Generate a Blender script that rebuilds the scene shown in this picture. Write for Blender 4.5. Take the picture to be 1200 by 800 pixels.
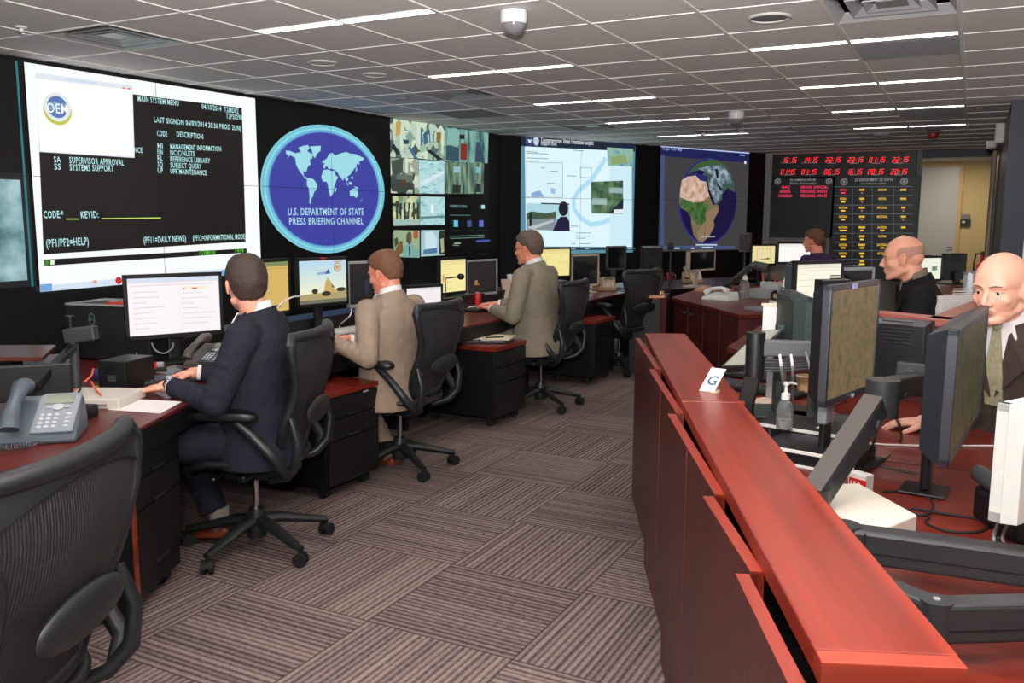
import bpy, bmesh, math, random
from mathutils import Vector, Matrix, Euler, noise
for o in list(bpy.data.objects): bpy.data.objects.remove(o, do_unlink=True)
C = bpy.context.scene.collection
PI = math.pi
V = Vector
# ------------------------------------------------------------------ camera
F, YAW, PITCH, ROLL, CZ = 1022.74, -.4821, -.1401, .00424, 1.49
_r = V((math.cos(YAW), -math.sin(YAW), 0)); _f0 = V((math.sin(YAW), math.cos(YAW), 0)); _u0 = V((0, 0, 1))
CF = _f0*math.cos(PITCH) + _u0*math.sin(PITCH); _u = -_f0*math.sin(PITCH) + _u0*math.cos(PITCH)
CR = _r*math.cos(ROLL) + _u*math.sin(ROLL); CU = -_r*math.sin(ROLL) + _u*math.cos(ROLL)
CAM = V((0, 0, CZ))
cam = bpy.data.cameras.new('camera'); co = bpy.data.objects.new('camera', cam); C.objects.link(co)
cam.sensor_width = 36; cam.lens = F*36/1200; cam.clip_start = .05; cam.clip_end = 100
co.matrix_world = Matrix(((CR.x, CU.x, -CF.x, 0), (CR.y, CU.y, -CF.y, 0), (CR.z, CU.z, -CF.z, CZ), (0, 0, 0, 1)))
bpy.context.scene.camera = co
vs = bpy.context.scene.view_settings
vs.view_transform = 'Standard'; vs.look = 'None'; vs.gamma = 1; vs.exposure = 0; vs.use_curve_mapping = False
# ------------------------------------------------------------------ light
W = bpy.data.worlds.new('world'); bpy.context.scene.world = W; W.use_nodes = True
W.node_tree.nodes['Background'].inputs[0].default_value = (1, .96, .92, 1)   # the rest of the lit room behind the camera
W.node_tree.nodes['Background'].inputs[1].default_value = .55
FLASH_W, BOUNCE_W, TROFFER_W = 52, 1350, 12
fl = bpy.data.lights.new('camera_flash', 'POINT'); fl.energy = FLASH_W; fl.shadow_soft_size = .05; fl.color = (1, .98, .95)
flo = bpy.data.objects.new('camera_flash', fl); C.objects.link(flo)
flo.location = CAM + CU*.22 - CR*.05 - CF*.06
flo.rotation_euler = co.matrix_world.to_euler()

bl_ = bpy.data.lights.new('flash_head_tilted_up', 'SPOT'); bl_.energy = BOUNCE_W; bl_.spot_size = 2.3; bl_.spot_blend = .9; bl_.shadow_soft_size = .05; bl_.color = (1, .97, .95)
blo = bpy.data.objects.new('flash_head_tilted_up', bl_); C.objects.link(blo); blo.location = flo.location
blo.rotation_euler = (V((CF.x, CF.y, .85))).to_track_quat('-Z', 'Y').to_euler()
def ray(px, py): return CF + CR*((px-600)/F) + CU*((400-py)/F)
def at(px, py, z):                 # point at height z
    d = ray(px, py); return CAM + d*((z-CZ)/d.z)
def atd(px, py, dep): return CAM + ray(px, py)*dep      # point at optical depth
def onp(px, py, p, n):
    d = ray(px, py); return CAM + d*((V(p)-CAM).dot(V(n))/d.dot(V(n)))

# ------------------------------------------------------------------ materials
_mats = {}
def lin(c):
    c = c/255; return c/12.92 if c <= .04045 else ((c+.055)/1.055)**2.4
def L(c): return (lin(c[0]), lin(c[1]), lin(c[2]), 1)
def mat(name, col=(128,128,128), rough=.5, metal=0, spec=.5, emit=0, alpha=1, bump=None, trans=0, var=None, coat=0):
    if name in _mats: return _mats[name]
    m = bpy.data.materials.new(name); _mats[name] = m; m.use_nodes = True
    nt = m.node_tree; b = nt.nodes['Principled BSDF']
    b.inputs['Base Color'].default_value = L(col); b.inputs['Roughness'].default_value = rough
    b.inputs['Metallic'].default_value = metal; b.inputs['Specular IOR Level'].default_value = spec
    b.inputs['Coat Weight'].default_value = coat
    if trans: b.inputs['Transmission Weight'].default_value = trans; b.inputs['IOR'].default_value = 1.4
    if emit: b.inputs['Emission Color'].default_value = L(col); b.inputs['Emission Strength'].default_value = emit
    tc = nt.nodes.new('ShaderNodeTexCoord')
    n = nt.nodes.new('ShaderNodeTexNoise'); n.inputs['Scale'].default_value = (var or (40, .08))[0]; n.inputs['Detail'].default_value = 4
    nt.links.new(tc.outputs['Object'], n.inputs['Vector'])
    v = (var or (40, .08))[1]
    if not emit:
        mr = nt.nodes.new('ShaderNodeMapRange'); mr.inputs['To Min'].default_value = 1-v; mr.inputs['To Max'].default_value = 1+v
        nt.links.new(n.outputs['Fac'], mr.inputs['Value'])
        mx = nt.nodes.new('ShaderNodeVectorMath'); mx.operation = 'SCALE'; mx.inputs[0].default_value = L(col)[:3]
        nt.links.new(mr.outputs[0], mx.inputs['Scale']); nt.links.new(mx.outputs[0], b.inputs['Base Color'])
    if bump:
        n2 = nt.nodes.new('ShaderNodeTexNoise'); n2.inputs['Scale'].default_value = bump[0]; n2.inputs['Detail'].default_value = 3
        nt.links.new(tc.outputs['Object'], n2.inputs['Vector'])
        bp = nt.nodes.new('ShaderNodeBump'); bp.inputs['Strength'].default_value = bump[1]; bp.inputs['Distance'].default_value = bump[2] if len(bump) > 2 else .01
        nt.links.new(n2.outputs['Fac'], bp.inputs['Height']); nt.links.new(bp.outputs[0], b.inputs['Normal'])
    return m
def emi(col, s=1.0):
    key = 'screen_colour_%d_%d_%d_%d' % (col[0], col[1], col[2], int(s*100))
    if key in _mats: return _mats[key]
    m = bpy.data.materials.new(key); _mats[key] = m; m.use_nodes = True; nt = m.node_tree
    b = nt.nodes['Principled BSDF']; b.inputs['Base Color'].default_value = (.01, .01, .01, 1); b.inputs['Roughness'].default_value = .35
    b.inputs['Emission Color'].default_value = L(col); b.inputs['Emission Strength'].default_value = s
    return m
def emi_noise(name, cols, scale, s=1.0, stretch=(1, 1, 1), kind='noise'):
    if name in _mats: return _mats[name]
    m = bpy.data.materials.new(name); _mats[name] = m; m.use_nodes = True; nt = m.node_tree
    b = nt.nodes['Principled BSDF']; b.inputs['Base Color'].default_value = (.01, .01, .01, 1); b.inputs['Roughness'].default_value = .4; b.inputs['Specular IOR Level'].default_value = .2
    tc = nt.nodes.new('ShaderNodeTexCoord'); mp = nt.nodes.new('ShaderNodeMapping'); mp.inputs['Scale'].default_value = stretch
    nt.links.new(tc.outputs['Object'], mp.inputs['Vector'])
    if kind == 'voronoi':
        n = nt.nodes.new('ShaderNodeTexVoronoi'); n.inputs['Scale'].default_value = scale; n.distance = 'MANHATTAN'
        sp = nt.nodes.new('ShaderNodeSeparateColor'); nt.links.new(n.outputs['Color'], sp.inputs[0]); out = sp.outputs[0]
    else:
        n = nt.nodes.new('ShaderNodeTexNoise'); n.inputs['Scale'].default_value = scale; n.inputs['Detail'].default_value = 5; out = n.outputs['Fac']
    nt.links.new(mp.outputs[0], n.inputs['Vector'])
    r = nt.nodes.new('ShaderNodeValToRGB'); nt.links.new(out, r.inputs[0])
    e = r.color_ramp.elements
    while len(e) < len(cols): e.new(.5)
    lo, hi = (.1, .9) if kind == 'voronoi' else (.33, .67)
    for i, c in enumerate(cols):
        e[i].position = lo + (hi-lo)*i/(len(cols)-1); e[i].color = L(c)
    nt.links.new(r.outputs[0], b.inputs['Emission Color']); b.inputs['Emission Strength'].default_value = s
    return m
def wood(name, dark, light, axis='Y', rough=.3, scale=1.0):
    if name in _mats: return _mats[name]
    m = bpy.data.materials.new(name); _mats[name] = m; m.use_nodes = True; nt = m.node_tree; b = nt.nodes['Principled BSDF']
    tc = nt.nodes.new('ShaderNodeTexCoord'); mp = nt.nodes.new('ShaderNodeMapping')
    s = {'X': (.45, 26, 26), 'Y': (26, .45, 26), 'Z': (60, 60, .8)}[axis]; mp.inputs['Scale'].default_value = [k*scale for k in s]
    nt.links.new(tc.outputs['Object'], mp.inputs['Vector'])
    n = nt.nodes.new('ShaderNodeTexNoise'); n.inputs['Scale'].default_value = 1; n.inputs['Detail'].default_value = 3; n.inputs['Roughness'].default_value = .45; n.inputs['Distortion'].default_value = 0
    nt.links.new(mp.outputs[0], n.inputs['Vector'])
    r = nt.nodes.new('ShaderNodeValToRGB'); nt.links.new(n.outputs['Fac'], r.inputs[0])
    r.color_ramp.elements[0].position = .3; r.color_ramp.elements[0].color = L(dark)
    r.color_ramp.elements[1].position = .7; r.color_ramp.elements[1].color = L(light)
    nt.links.new(r.outputs[0], b.inputs['Base Color']); b.inputs['Roughness'].default_value = rough
    return m
BLACK = mat('black_plastic', (15, 16, 18), .42)
BLACK2 = mat('matte_black_laminate', (7, 7, 8), .5)
CHAIRP = mat('graphite_chair_plastic', (30, 32, 34), .4, bump=(300, .15, .002))
CHARC = mat('charcoal_plastic', (58, 60, 63), .5)
SILVER = mat('silver_plastic', (165, 167, 172), .35, .3)
GREYP = mat('grey_plastic', (120, 122, 124), .5)
WHITEP = mat('white_plastic', (222, 220, 216), .4)
PAPER = mat('white_paper', (232, 228, 226), .8, var=(20, .03))
CHROME = mat('chrome', (205, 205, 208), .15, 1)
REDP = mat('red_plastic', (190, 30, 28), .4)
TANP = mat('tan_plastic', (150, 120, 90), .5)
RUBBER = mat('black_rubber', (15, 15, 16), .7)
CHERRY_Y = wood('cherry_wood_along', (104, 34, 24), (150, 56, 38), 'Y')
CHERRY_X = wood('cherry_wood_across', (112, 36, 26), (158, 60, 42), 'X')
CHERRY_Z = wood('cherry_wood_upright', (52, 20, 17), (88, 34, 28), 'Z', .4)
DESKW = wood('dark_cherry_worktop', (66, 20, 16), (104, 34, 27), 'Y', .31)
DRAWW = wood('mahogany_top', (92, 26, 18), (136, 44, 30), 'Y', .3)

# ------------------------------------------------------------------ mesh building
class MB:
    def __init__(s): s.v = []; s.f = []; s.mi = []; s.M = Matrix(); s.k = 0
    def add(s, vs_, fs, M=None):
        b = len(s.v); T = s.M @ M if M is not None else s.M
        s.v += [T @ V(p) for p in vs_]; s.f += [[b+i for i in f] for f in fs]; s.mi += [s.k]*len(fs); return s
    def box(s, x0, x1, y0, y1, z0, z1, M=None):
        return s.add([(x0,y0,z0),(x1,y0,z0),(x1,y1,z0),(x0,y1,z0),(x0,y0,z1),(x1,y0,z1),(x1,y1,z1),(x0,y1,z1)],
                     [(0,3,2,1),(4,5,6,7),(0,1,5,4),(1,2,6,5),(2,3,7,6),(3,0,4,7)], M)
    def cyl(s, p0, p1, r0, r1=None, n=16, caps=True):
        return s.tube([p0, p1], [r0, r0 if r1 is None else r1], n, caps)
    def tube(s, pts, r, n=10, caps=True, closed=False, flat=None):
        pts = [V(p) for p in pts]; m = len(pts); rs = r if isinstance(r, (list, tuple)) else [r]*m
        vs_ = []; prev = None
        for i, p in enumerate(pts):
            if closed: t = (pts[(i+1) % m]-pts[i-1])
            else: t = pts[min(i+1, m-1)]-pts[max(i-1, 0)]
            t = t.normalized() if t.length > 1e-9 else V((0,0,1))
            if prev is None:
                a = V((0,0,1)) if abs(t.z) < .9 else V((1,0,0)); e = t.cross(a).normalized()
            else:
                e = prev-t*prev.dot(t); e = e.normalized() if e.length > 1e-6 else t.orthogonal().normalized()
            prev = e; g = t.cross(e)
            for k in range(n):
                a = 2*PI*k/n; ex, ey = math.cos(a)*rs[i], math.sin(a)*rs[i]
                if flat: ey *= flat
                vs_.append(p+e*ex+g*ey)
        fs = []
        for i in range(m if closed else m-1):
            j = (i+1) % m
            for k in range(n): fs.append((i*n+k, i*n+(k+1) % n, j*n+(k+1) % n, j*n+k))
        if caps and not closed: fs.append(tuple(range(n))[::-1]); fs.append(tuple((m-1)*n+k for k in range(n)))
        return s.add(vs_, fs)
    def lathe(s, prof, n=24, M=None, cap=True):
        vs_ = [(r*math.cos(2*PI*k/n), r*math.sin(2*PI*k/n), z) for r, z in prof for k in range(n)]; fs = []
        for i in range(len(prof)-1):
            for k in range(n): fs.append((i*n+k, i*n+(k+1) % n, (i+1)*n+(k+1) % n, (i+1)*n+k))
        if cap: fs.append(tuple(range(n))[::-1]); fs.append(tuple((len(prof)-1)*n+k for k in range(n)))
        return s.add(vs_, fs, M)
    def prism(s, poly, z0, z1, M=None):
        n = len(poly); a = sum(poly[i][0]*poly[(i+1) % n][1]-poly[(i+1) % n][0]*poly[i][1] for i in range(n))
        if a < 0: poly = poly[::-1]
        return s.add([(x, y, z0) for x, y in poly]+[(x, y, z1) for x, y in poly],
                     [tuple(range(n))[::-1], tuple(range(n, 2*n))]+[(i, (i+1) % n, n+(i+1) % n, n+i) for i in range(n)], M)
    def ell(s, c, r, R=None, nu=16, nv=10):
        T = Matrix.Translation(V(c)) @ (R.to_4x4() if R is not None else Matrix())
        vs_ = [(0,0,-r[2])]; fs = []
        for j in range(1, nv):
            a = -PI/2+PI*j/nv
            for i in range(nu):
                b = 2*PI*i/nu; vs_.append((r[0]*math.cos(a)*math.cos(b), r[1]*math.cos(a)*math.sin(b), r[2]*math.sin(a)))
        vs_.append((0,0,r[2])); t = len(vs_)-1
        for i in range(nu):
            k = (i+1) % nu; fs.append((0, 1+k, 1+i)); fs.append((t, 1+(nv-2)*nu+i, 1+(nv-2)*nu+k))
            for j in range(nv-2): fs.append((1+j*nu+i, 1+j*nu+k, 1+(j+1)*nu+k, 1+(j+1)*nu+i))
        return s.add(vs_, fs, T)
    def cap(s, p0, p1, r0, r1=None, n=14):     # round-ended tapered limb
        r1 = r0 if r1 is None else r1; p0, p1 = V(p0), V(p1)
        s.cyl(p0, p1, r0, r1, n); s.ell(p0, (r0,)*3, None, n, 8); return s.ell(p1, (r1,)*3, None, n, 8)
def obj(name, mb, m, parent=None, smooth=False, bevel=0, M=None, seg=2, auto=None):
    me = bpy.data.meshes.new(name); me.from_pydata([tuple(v) for v in mb.v], [], mb.f)
    for k in (m if isinstance(m, (list, tuple)) else [m]): me.materials.append(k)
    if isinstance(m, (list, tuple)):
        for p, i in zip(me.polygons, mb.mi): p.material_index = i
    me.validate(); me.update()
    if smooth:
        for p in me.polygons: p.use_smooth = True
    o = bpy.data.objects.new(name, me); C.objects.link(o)
    if parent is not None: o.parent = parent
    if M is not None: o.matrix_local = M
    if bevel:
        b = o.modifiers.new('bevel', 'BEVEL'); b.width = bevel; b.segments = seg; b.limit_method = 'ANGLE'; b.angle_limit = .6
    if smooth and auto is not False:
        try:
            bm = bmesh.new(); bm.from_mesh(me)
            for e in bm.edges:
                if len(e.link_faces) == 2 and e.calc_face_angle(0) > (auto or .7): e.smooth = False
            bm.to_mesh(me); bm.free()
        except Exception: pass
    return o
def tag(o, label=None, cat=None, group=None, kind=None):
    if label: o['label'] = label
    if cat: o['category'] = cat
    if group: o['group'] = group
    if kind: o['kind'] = kind
    return o
def thing(name, label, cat, loc=(0,0,0), rz=0, group=None, M=None):
    o = bpy.data.objects.new(name, None); C.objects.link(o); o.empty_display_size = .1
    if M is not None: o.matrix_world = M
    else: o.location = loc; o.rotation_euler = (0, 0, rz)
    return tag(o, label, cat, group)
def struct(name, mb, m, **k): o = obj(name, mb, m, **k); o['kind'] = 'structure'; return o
def kids(o): return [c for c in bpy.data.objects if c.parent == o]
def dup(root, loc, rz, label=None, group=None):
    def cp(o, par):
        c = o.copy(); C.objects.link(c)
        if par is not None: c.parent = par; c.matrix_parent_inverse = o.matrix_parent_inverse.copy()
        for k in kids(o): 
            if k.name in names: cp(k, c)
        return c
    names = set(o.name for o in bpy.data.objects)
    r = cp(root, None); r.location = loc; r.rotation_euler = (0, 0, rz)
    if label: r['label'] = label
    if group: r['group'] = group
    return r
def basis(o, x, y, z): return Matrix(((x[0],y[0],z[0],o[0]),(x[1],y[1],z[1],o[1]),(x[2],y[2],z[2],o[2]),(0,0,0,1)))
def dirz(d): return math.atan2(-d[0], d[1])     # rotation about z that turns +Y to direction d
def remesh(name, mb, m, parent, voxel, smooth=4, M=None):
    o = obj(name, mb, m, parent, True, auto=False)
    r = o.modifiers.new('r', 'REMESH'); r.mode = 'VOXEL'; r.voxel_size = voxel; r.use_smooth_shade = True
    s = o.modifiers.new('s', 'SMOOTH'); s.iterations = smooth; s.factor = .5
    dg = bpy.context.evaluated_depsgraph_get(); dg.update()
    me = bpy.data.meshes.new_from_object(o.evaluated_get(dg)); o.modifiers.clear(); old = o.data; o.data = me; me.name = name
    bpy.data.meshes.remove(old)
    me.materials.clear(); me.materials.append(m)
    for p in me.polygons: p.use_smooth = True; p.material_index = 0
    if M is not None: o.matrix_local = M
    return o
# ------------------------------------------------------------------ flat drawings on screens and signs
_txt = {}
def text_geo(t):
    if t in _txt: return _txt[t]
    cu = bpy.data.curves.new('t', 'FONT'); cu.body = t; cu.size = 1; cu.resolution_u = 2; cu.offset = .012; cu.space_character = 1.12
    o = bpy.data.objects.new('t', cu); C.objects.link(o)
    dg = bpy.context.evaluated_depsgraph_get(); dg.update(); me = bpy.data.meshes.new_from_object(o.evaluated_get(dg))
    vs_ = [v.co.copy() for v in me.vertices]; fs = [tuple(p.vertices) for p in me.polygons]
    bpy.data.objects.remove(o); bpy.data.curves.remove(cu); bpy.data.meshes.remove(me)
    if vs_:
        x0 = min(v.x for v in vs_); x1 = max(v.x for v in vs_); y0 = 0; y1 = .7
        vs_ = [V(((v.x-x0)/(x1-x0), (v.y-y0)/(y1-y0), 0)) for v in vs_]
    _txt[t] = (vs_, fs); return _txt[t]
class Canvas:
    def __init__(s, M): s.M = M; s.I = M.inverted(); s.mb = MB(); s.mats = []; s.z = .0006; s.n = 0
    def u(s, px, py):                 # where the sight line through a photo pixel meets this flat surface
        o = s.M.translation; n = V((s.M[0][2], s.M[1][2], s.M[2][2])); p = s.I @ onp(px, py, o, n); return (p.x, p.y)
    def setm(s, m):
        if m not in s.mats: s.mats.append(m)
        s.mb.k = s.mats.index(m)
    def _m(s, c): return emi(c) if isinstance(c, tuple) and not hasattr(c, 'name') else c
    def poly(s, pts, c, px=True):
        s.setm(s._m(c)); s.n += 1
        P = [s.u(*p) for p in pts] if px else pts
        a = sum(P[i][0]*P[(i+1) % len(P)][1]-P[(i+1) % len(P)][0]*P[i][1] for i in range(len(P)))
        if a < 0: P = P[::-1]
        s.mb.add([(x, y, s.z*s.n) for x, y in P], [tuple(range(len(P)))])
    def rect(s, x0, y0, x1, y1, c): s.poly([(x0,y0),(x1,y0),(x1,y1),(x0,y1)], c, False)
    def ellipse(s, cx, cy, rx, ry, c, n=48): s.poly([(cx+rx*math.cos(2*PI*i/n), cy+ry*math.sin(2*PI*i/n)) for i in range(n)], c, False)
    def text(s, t, p0, p1, h, c, px=True):        # baseline from p0 to p1; h = capital height in local units
        s.setm(s._m(c)); s.n += 1
        A = V((*(s.u(*p0) if px else p0), 0)); B = V((*(s.u(*p1) if px else p1), 0)); d = B-A; q = V((-d.y, d.x, 0)).normalized()*h
        vs_, fs = text_geo(t)
        s.mb.add([A+d*v.x+q*v.y+V((0,0,s.z*s.n)) for v in vs_], fs)
    def done(s, name, parent, local=None):
        o = obj(name, s.mb, s.mats, parent); 
        if local is not None: o.matrix_local = local
        return o
# ================================================================== ROOM
CEIL = 2.563
GX, GY, T = -.1389, 5.301, .6096
def carpet():
    m = bpy.data.materials.new('striped_carpet_tiles'); m.use_nodes = True; nt = m.node_tree; b = nt.nodes['Principled BSDF']
    N = lambda t, **k: nt.nodes.new(t)
    def math_(op, a, bb=None, c=None):
        n = nt.nodes.new('ShaderNodeMath'); n.operation = op
        for i, v in enumerate((a, bb, c)):
            if v is None: continue
            if isinstance(v, (int, float)): n.inputs[i].default_value = v
            else: nt.links.new(v, n.inputs[i])
        return n.outputs[0]
    tc = N('ShaderNodeTexCoord'); sp = N('ShaderNodeSeparateXYZ'); nt.links.new(tc.outputs['Object'], sp.inputs[0])
    u = math_('DIVIDE', math_('SUBTRACT', sp.outputs[0], -1.292), T); v = math_('DIVIDE', math_('SUBTRACT', sp.outputs[1], 2.482), T)
    iu, iv = math_('FLOOR', u), math_('FLOOR', v)
    par = math_('FLOORED_MODULO', math_('ADD', iu, iv), 2.0)
    # tile right of x=-1.29, y 2.48..3.09 (iu 0, iv 0) has stripes running along y
    fu, fv = math_('SUBTRACT', u, iu), math_('SUBTRACT', v, iv)
    s = math_('ADD', math_('MULTIPLY', fu, math_('SUBTRACT', 1, par)), math_('MULTIPLY', fv, par))
    al = math_('ADD', math_('MULTIPLY', fv, math_('SUBTRACT', 1, par)), math_('MULTIPLY', fu, par))
    tid = math_('ADD', math_('MULTIPLY', iu, 7.31), math_('MULTIPLY', iv, 13.7))
    k = math_('FLOOR', math_('MULTIPLY', s, 46))
    wn = N('ShaderNodeTexWhiteNoise'); wn.noise_dimensions = '1D'; nt.links.new(math_('ADD', k, math_('MULTIPLY', tid, 3.1)), wn.inputs['W'])
    rib = math_('ABSOLUTE', math_('SINE', math_('MULTIPLY', s, PI*23)))
    tn = N('ShaderNodeTexWhiteNoise'); tn.noise_dimensions = '1D'; nt.links.new(tid, tn.inputs['W'])
    cn = N('ShaderNodeCombineXYZ'); nt.links.new(math_('MULTIPLY', s, 46), cn.inputs[0]); nt.links.new(math_('MULTIPLY', al, 30), cn.inputs[1]); nt.links.new(tid, cn.inputs[2])
    no = N('ShaderNodeTexNoise'); no.inputs['Scale'].default_value = 1.3; no.inputs['Detail'].default_value = 4; nt.links.new(cn.outputs[0], no.inputs['Vector'])
    t = math_('ADD', math_('MULTIPLY', rib, .55), math_('MULTIPLY', wn.outputs['Value'], .35))
    t = math_('ADD', t, math_('MULTIPLY', math_('SUBTRACT', no.outputs['Fac'], .5), .7))
    t = math_('ADD', t, math_('MULTIPLY', math_('SUBTRACT', tn.outputs['Value'], .5), .12))
    r = N('ShaderNodeValToRGB'); nt.links.new(t, r.inputs[0]); e = r.color_ramp.elements
    e[0].position = .12; e[0].color = L((62, 54, 56)); e[1].position = .95; e[1].color = L((146, 132, 124))
    x = e.new(.45); x.color = L((102, 88, 88)); x = e.new(.7); x.color = L((128, 111, 107))
    ed = math_('MINIMUM', math_('MINIMUM', fu, math_('SUBTRACT', 1, fu)), math_('MINIMUM', fv, math_('SUBTRACT', 1, fv)))
    seam = math_('LESS_THAN', ed, .006)
    mx = N('ShaderNodeMixRGB'); mx.inputs[2].default_value = L((58, 46, 46)); nt.links.new(math_('MULTIPLY', seam, .7), mx.inputs[0]); nt.links.new(r.outputs[0], mx.inputs[1])
    nt.links.new(mx.outputs[0], b.inputs['Base Color']); b.inputs['Roughness'].default_value = .95; b.inputs['Specular IOR Level'].default_value = .1
    bp = N('ShaderNodeBump'); bp.inputs['Strength'].default_value = .35; bp.inputs['Distance'].default_value = .004
    nt.links.new(t, bp.inputs['Height']); nt.links.new(bp.outputs[0], b.inputs['Normal'])
    return m
BY = 15.35                                       # back wall
struct('floor', MB().box(-6.6, 3.2, -.6, 20, -.05, 0), carpet())
# ceiling: tiles with openings for troffers and diffusers
troffers = [(-2, 0, k) for k in (-8, -5, -2, 1, 4, 7, 10)] + [(-6, -4, k) for k in (-8, -5, -2, 1, 4, 7, 10)] + [(2, 4, k) for k in (-5, -2, 1)]
diffs = [(-8, -3), (-7, 2), (-7, 7), (-5, 9), (-1, -1)]
tilem = mat('mineral_fibre_ceiling_tile', (228, 224, 222), .95, bump=(220, .25, .003), var=(90, .05), spec=.1)
gridm = mat('white_ceiling_grid', (238, 236, 232), .5)
SW = .10                                         # slot width of the troffers (lies on the near side of line j)
cell_slot = {}
for a, b_, j in troffers:
    for i in range(a, b_): cell_slot[(i, j-1)] = True
mb = MB(); g = MB()
I0, I1, J0, J1 = -10, 6, -10, 24
for i in range(I0, I1):
    for j in range(J0, J1):
        x0, x1, y0, y1 = GX+i*T, GX+(i+1)*T, GY+j*T, GY+(j+1)*T
        if (i, j) in diffs: continue
        if cell_slot.get((i, j)): y1 -= SW
        mb.box(x0+.004, x1-.004, y0+.004, y1-.004, CEIL+.004, CEIL+.02)
for i in range(I0, I1+1): g.box(GX+i*T-.0115, GX+i*T+.0115, GY+J0*T, GY+J1*T, CEIL-.001, CEIL+.018)
for j in range(J0, J1+1): g.box(GX+I0*T, GX+I1*T, GY+j*T-.0115, GY+j*T+.0115, CEIL-.0005, CEIL+.017)
g2 = MB().box(GX+I0*T, GX+I1*T, GY+J0*T, GY+J1*T, CEIL+.3, CEIL+.35)
ce = struct('ceiling', mb, tilem)
struct('trim_1', g, gridm, parent=ce); struct('trim_2', g2, BLACK2, parent=ce)
lens = bpy.data.materials.new('fluorescent_tube'); lens.use_nodes = True
bb = lens.node_tree.nodes['Principled BSDF']; bb.inputs['Emission Color'].default_value = (1, .97, .93, 1); bb.inputs['Emission Strength'].default_value = 5
lwhite = mat('white_enamel', (240, 238, 235), .3)
def troffer(i0, i1, j, label):
    x0, x1 = GX+i0*T+.012, GX+i1*T-.012; y1 = GY+j*T-.012; y0 = y1-SW+.01
    t = thing('ceiling_light', label, 'ceiling light', ((x0+x1)/2, (y0+y1)/2, CEIL), 0, 'slot troffers in the ceiling')
    hx, hy = (x1-x0)/2, (y1-y0)/2
    h = MB(); w = .004; d = .085
    h.box(-hx, hx, -hy, -hy+w, 0, d); h.box(-hx, hx, hy-w, hy, 0, d); h.box(-hx, -hx+w, -hy, hy, 0, d); h.box(hx-w, hx, -hy, hy, 0, d); h.box(-hx, hx, -hy, hy, d, d+w)
    obj('housing', h, lwhite, t)
    b = MB(); n = 18
    for k in range(1, n):
        x = -hx+2*hx*k/n; b.box(x-.002, x+.002, -hy+w, hy-w, .002, .036)
    obj('louvre_blades', b, lwhite, t)
    obj('lamp_tube', MB().cyl((-hx+.02, 0, .062), (hx-.02, 0, .062), .014), lens, t, True)
    l = bpy.data.lights.new('troffer_light', 'AREA'); l.shape = 'RECTANGLE'; l.size = 2*hx-.06; l.size_y = .06; l.energy = TROFFER_W; l.color = (1, .97, .93)
    lo = bpy.data.objects.new('troffer_light', l); C.objects.link(lo); lo.parent = t; lo.location = (0, 0, .045)
row = {-8: 'behind the camera, far', -5: 'behind the camera', -2: 'first', 1: 'second', 4: 'third', 7: 'fourth', 10: 'fifth'}
for a, b_, j in troffers:
    side = {-2: 'right-hand', -6: 'left-hand', 2: 'far right-hand'}[a]
    troffer(a, b_, j, 'slim white louvred ceiling light, %s in the %s line' % (row[j], side) if j > -3 else 'white slot light overhead, %s, in the %s line' % (row[j], side))
alum = mat('brushed_aluminium_diffuser', (190, 192, 194), .4, .5); darkv = mat('diffuser_gap_shadow_steel', (110, 112, 114), .6, .3)
def diffuser(i, j, label):
    t = thing('air_diffuser', label, 'air vent', (GX+(i+.5)*T, GY+(j+.5)*T, CEIL), 0, 'square ceiling diffusers')
    h = T/2-.012
    bk = MB().box(-h, h, -h, h, .12, .124)
    obj('backing', bk, darkv, t)
    for k, (a, z) in enumerate(((h, 0), (.205, .004), (.13, .008))):
        f = MB(); w, d = .05 if k else .035, .045
        for sx, sy in ((1,0),(-1,0),(0,1),(0,-1)):
            n = V((sx, sy, 0)); q = V((-sy, sx, 0))
            o1, o2, i1, i2 = n*a-q*a, n*a+q*a, n*(a-w)+q*(a-w), n*(a-w)-q*(a-w)
            f.add([o1+V((0,0,z)), o2+V((0,0,z)), i1+V((0,0,z+d)), i2+V((0,0,z+d)), o1+V((0,0,z+.004)), o2+V((0,0,z+.004)), i1+V((0,0,z+d+.004)), i2+V((0,0,z+d+.004))],
                  [(0,1,2,3),(7,6,5,4),(0,4,5,1),(1,5,6,2),(2,6,7,3),(3,7,4,0)])
        obj('vane_ring', f, alum, t)
    obj('centre_plate', MB().box(-.075, .075, -.075, .075, .015, .019), alum, t, bevel=.002)
for (i, j), lb in zip(diffs, ('square metal diffuser in the ceiling above the text display', 'square metal diffuser above the camera-view display, in front of a grey tile',
        'small square diffuser far back in the ceiling above the map display', 'farthest square diffuser above the globe display', 'square metal diffuser cut by the top edge, at the upper right')): diffuser(i, j, lb)
# solid grey panels in the grid
gp = mat('grey_return_grille', (112, 112, 112), .6, bump=(400, .6, .003))
for (i, j), lb in (((-1, 1), 'speckled grey return panel in the ceiling beside the nearest right-hand light'), ((-1, 7), 'grey return panel far back in the ceiling at the right'), ((-8, 4), 'dark grey return panel in the ceiling above the camera-view display')):
    h = T/2-.014
    pm = MB().box(-h, h, -h, h, 0, .006)
    for k in range(18):
        y = -h+2*h*(k+.5)/18; pm.box(-h, h, y-.004, y+.004, -.004, 0)
    o = obj('return_panel', pm, gp); o.location = (GX+(i+.5)*T, GY+(j+.5)*T, CEIL-.003)
    tag(o, lb, 'ceiling panel', 'grey ceiling return panels')
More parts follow.
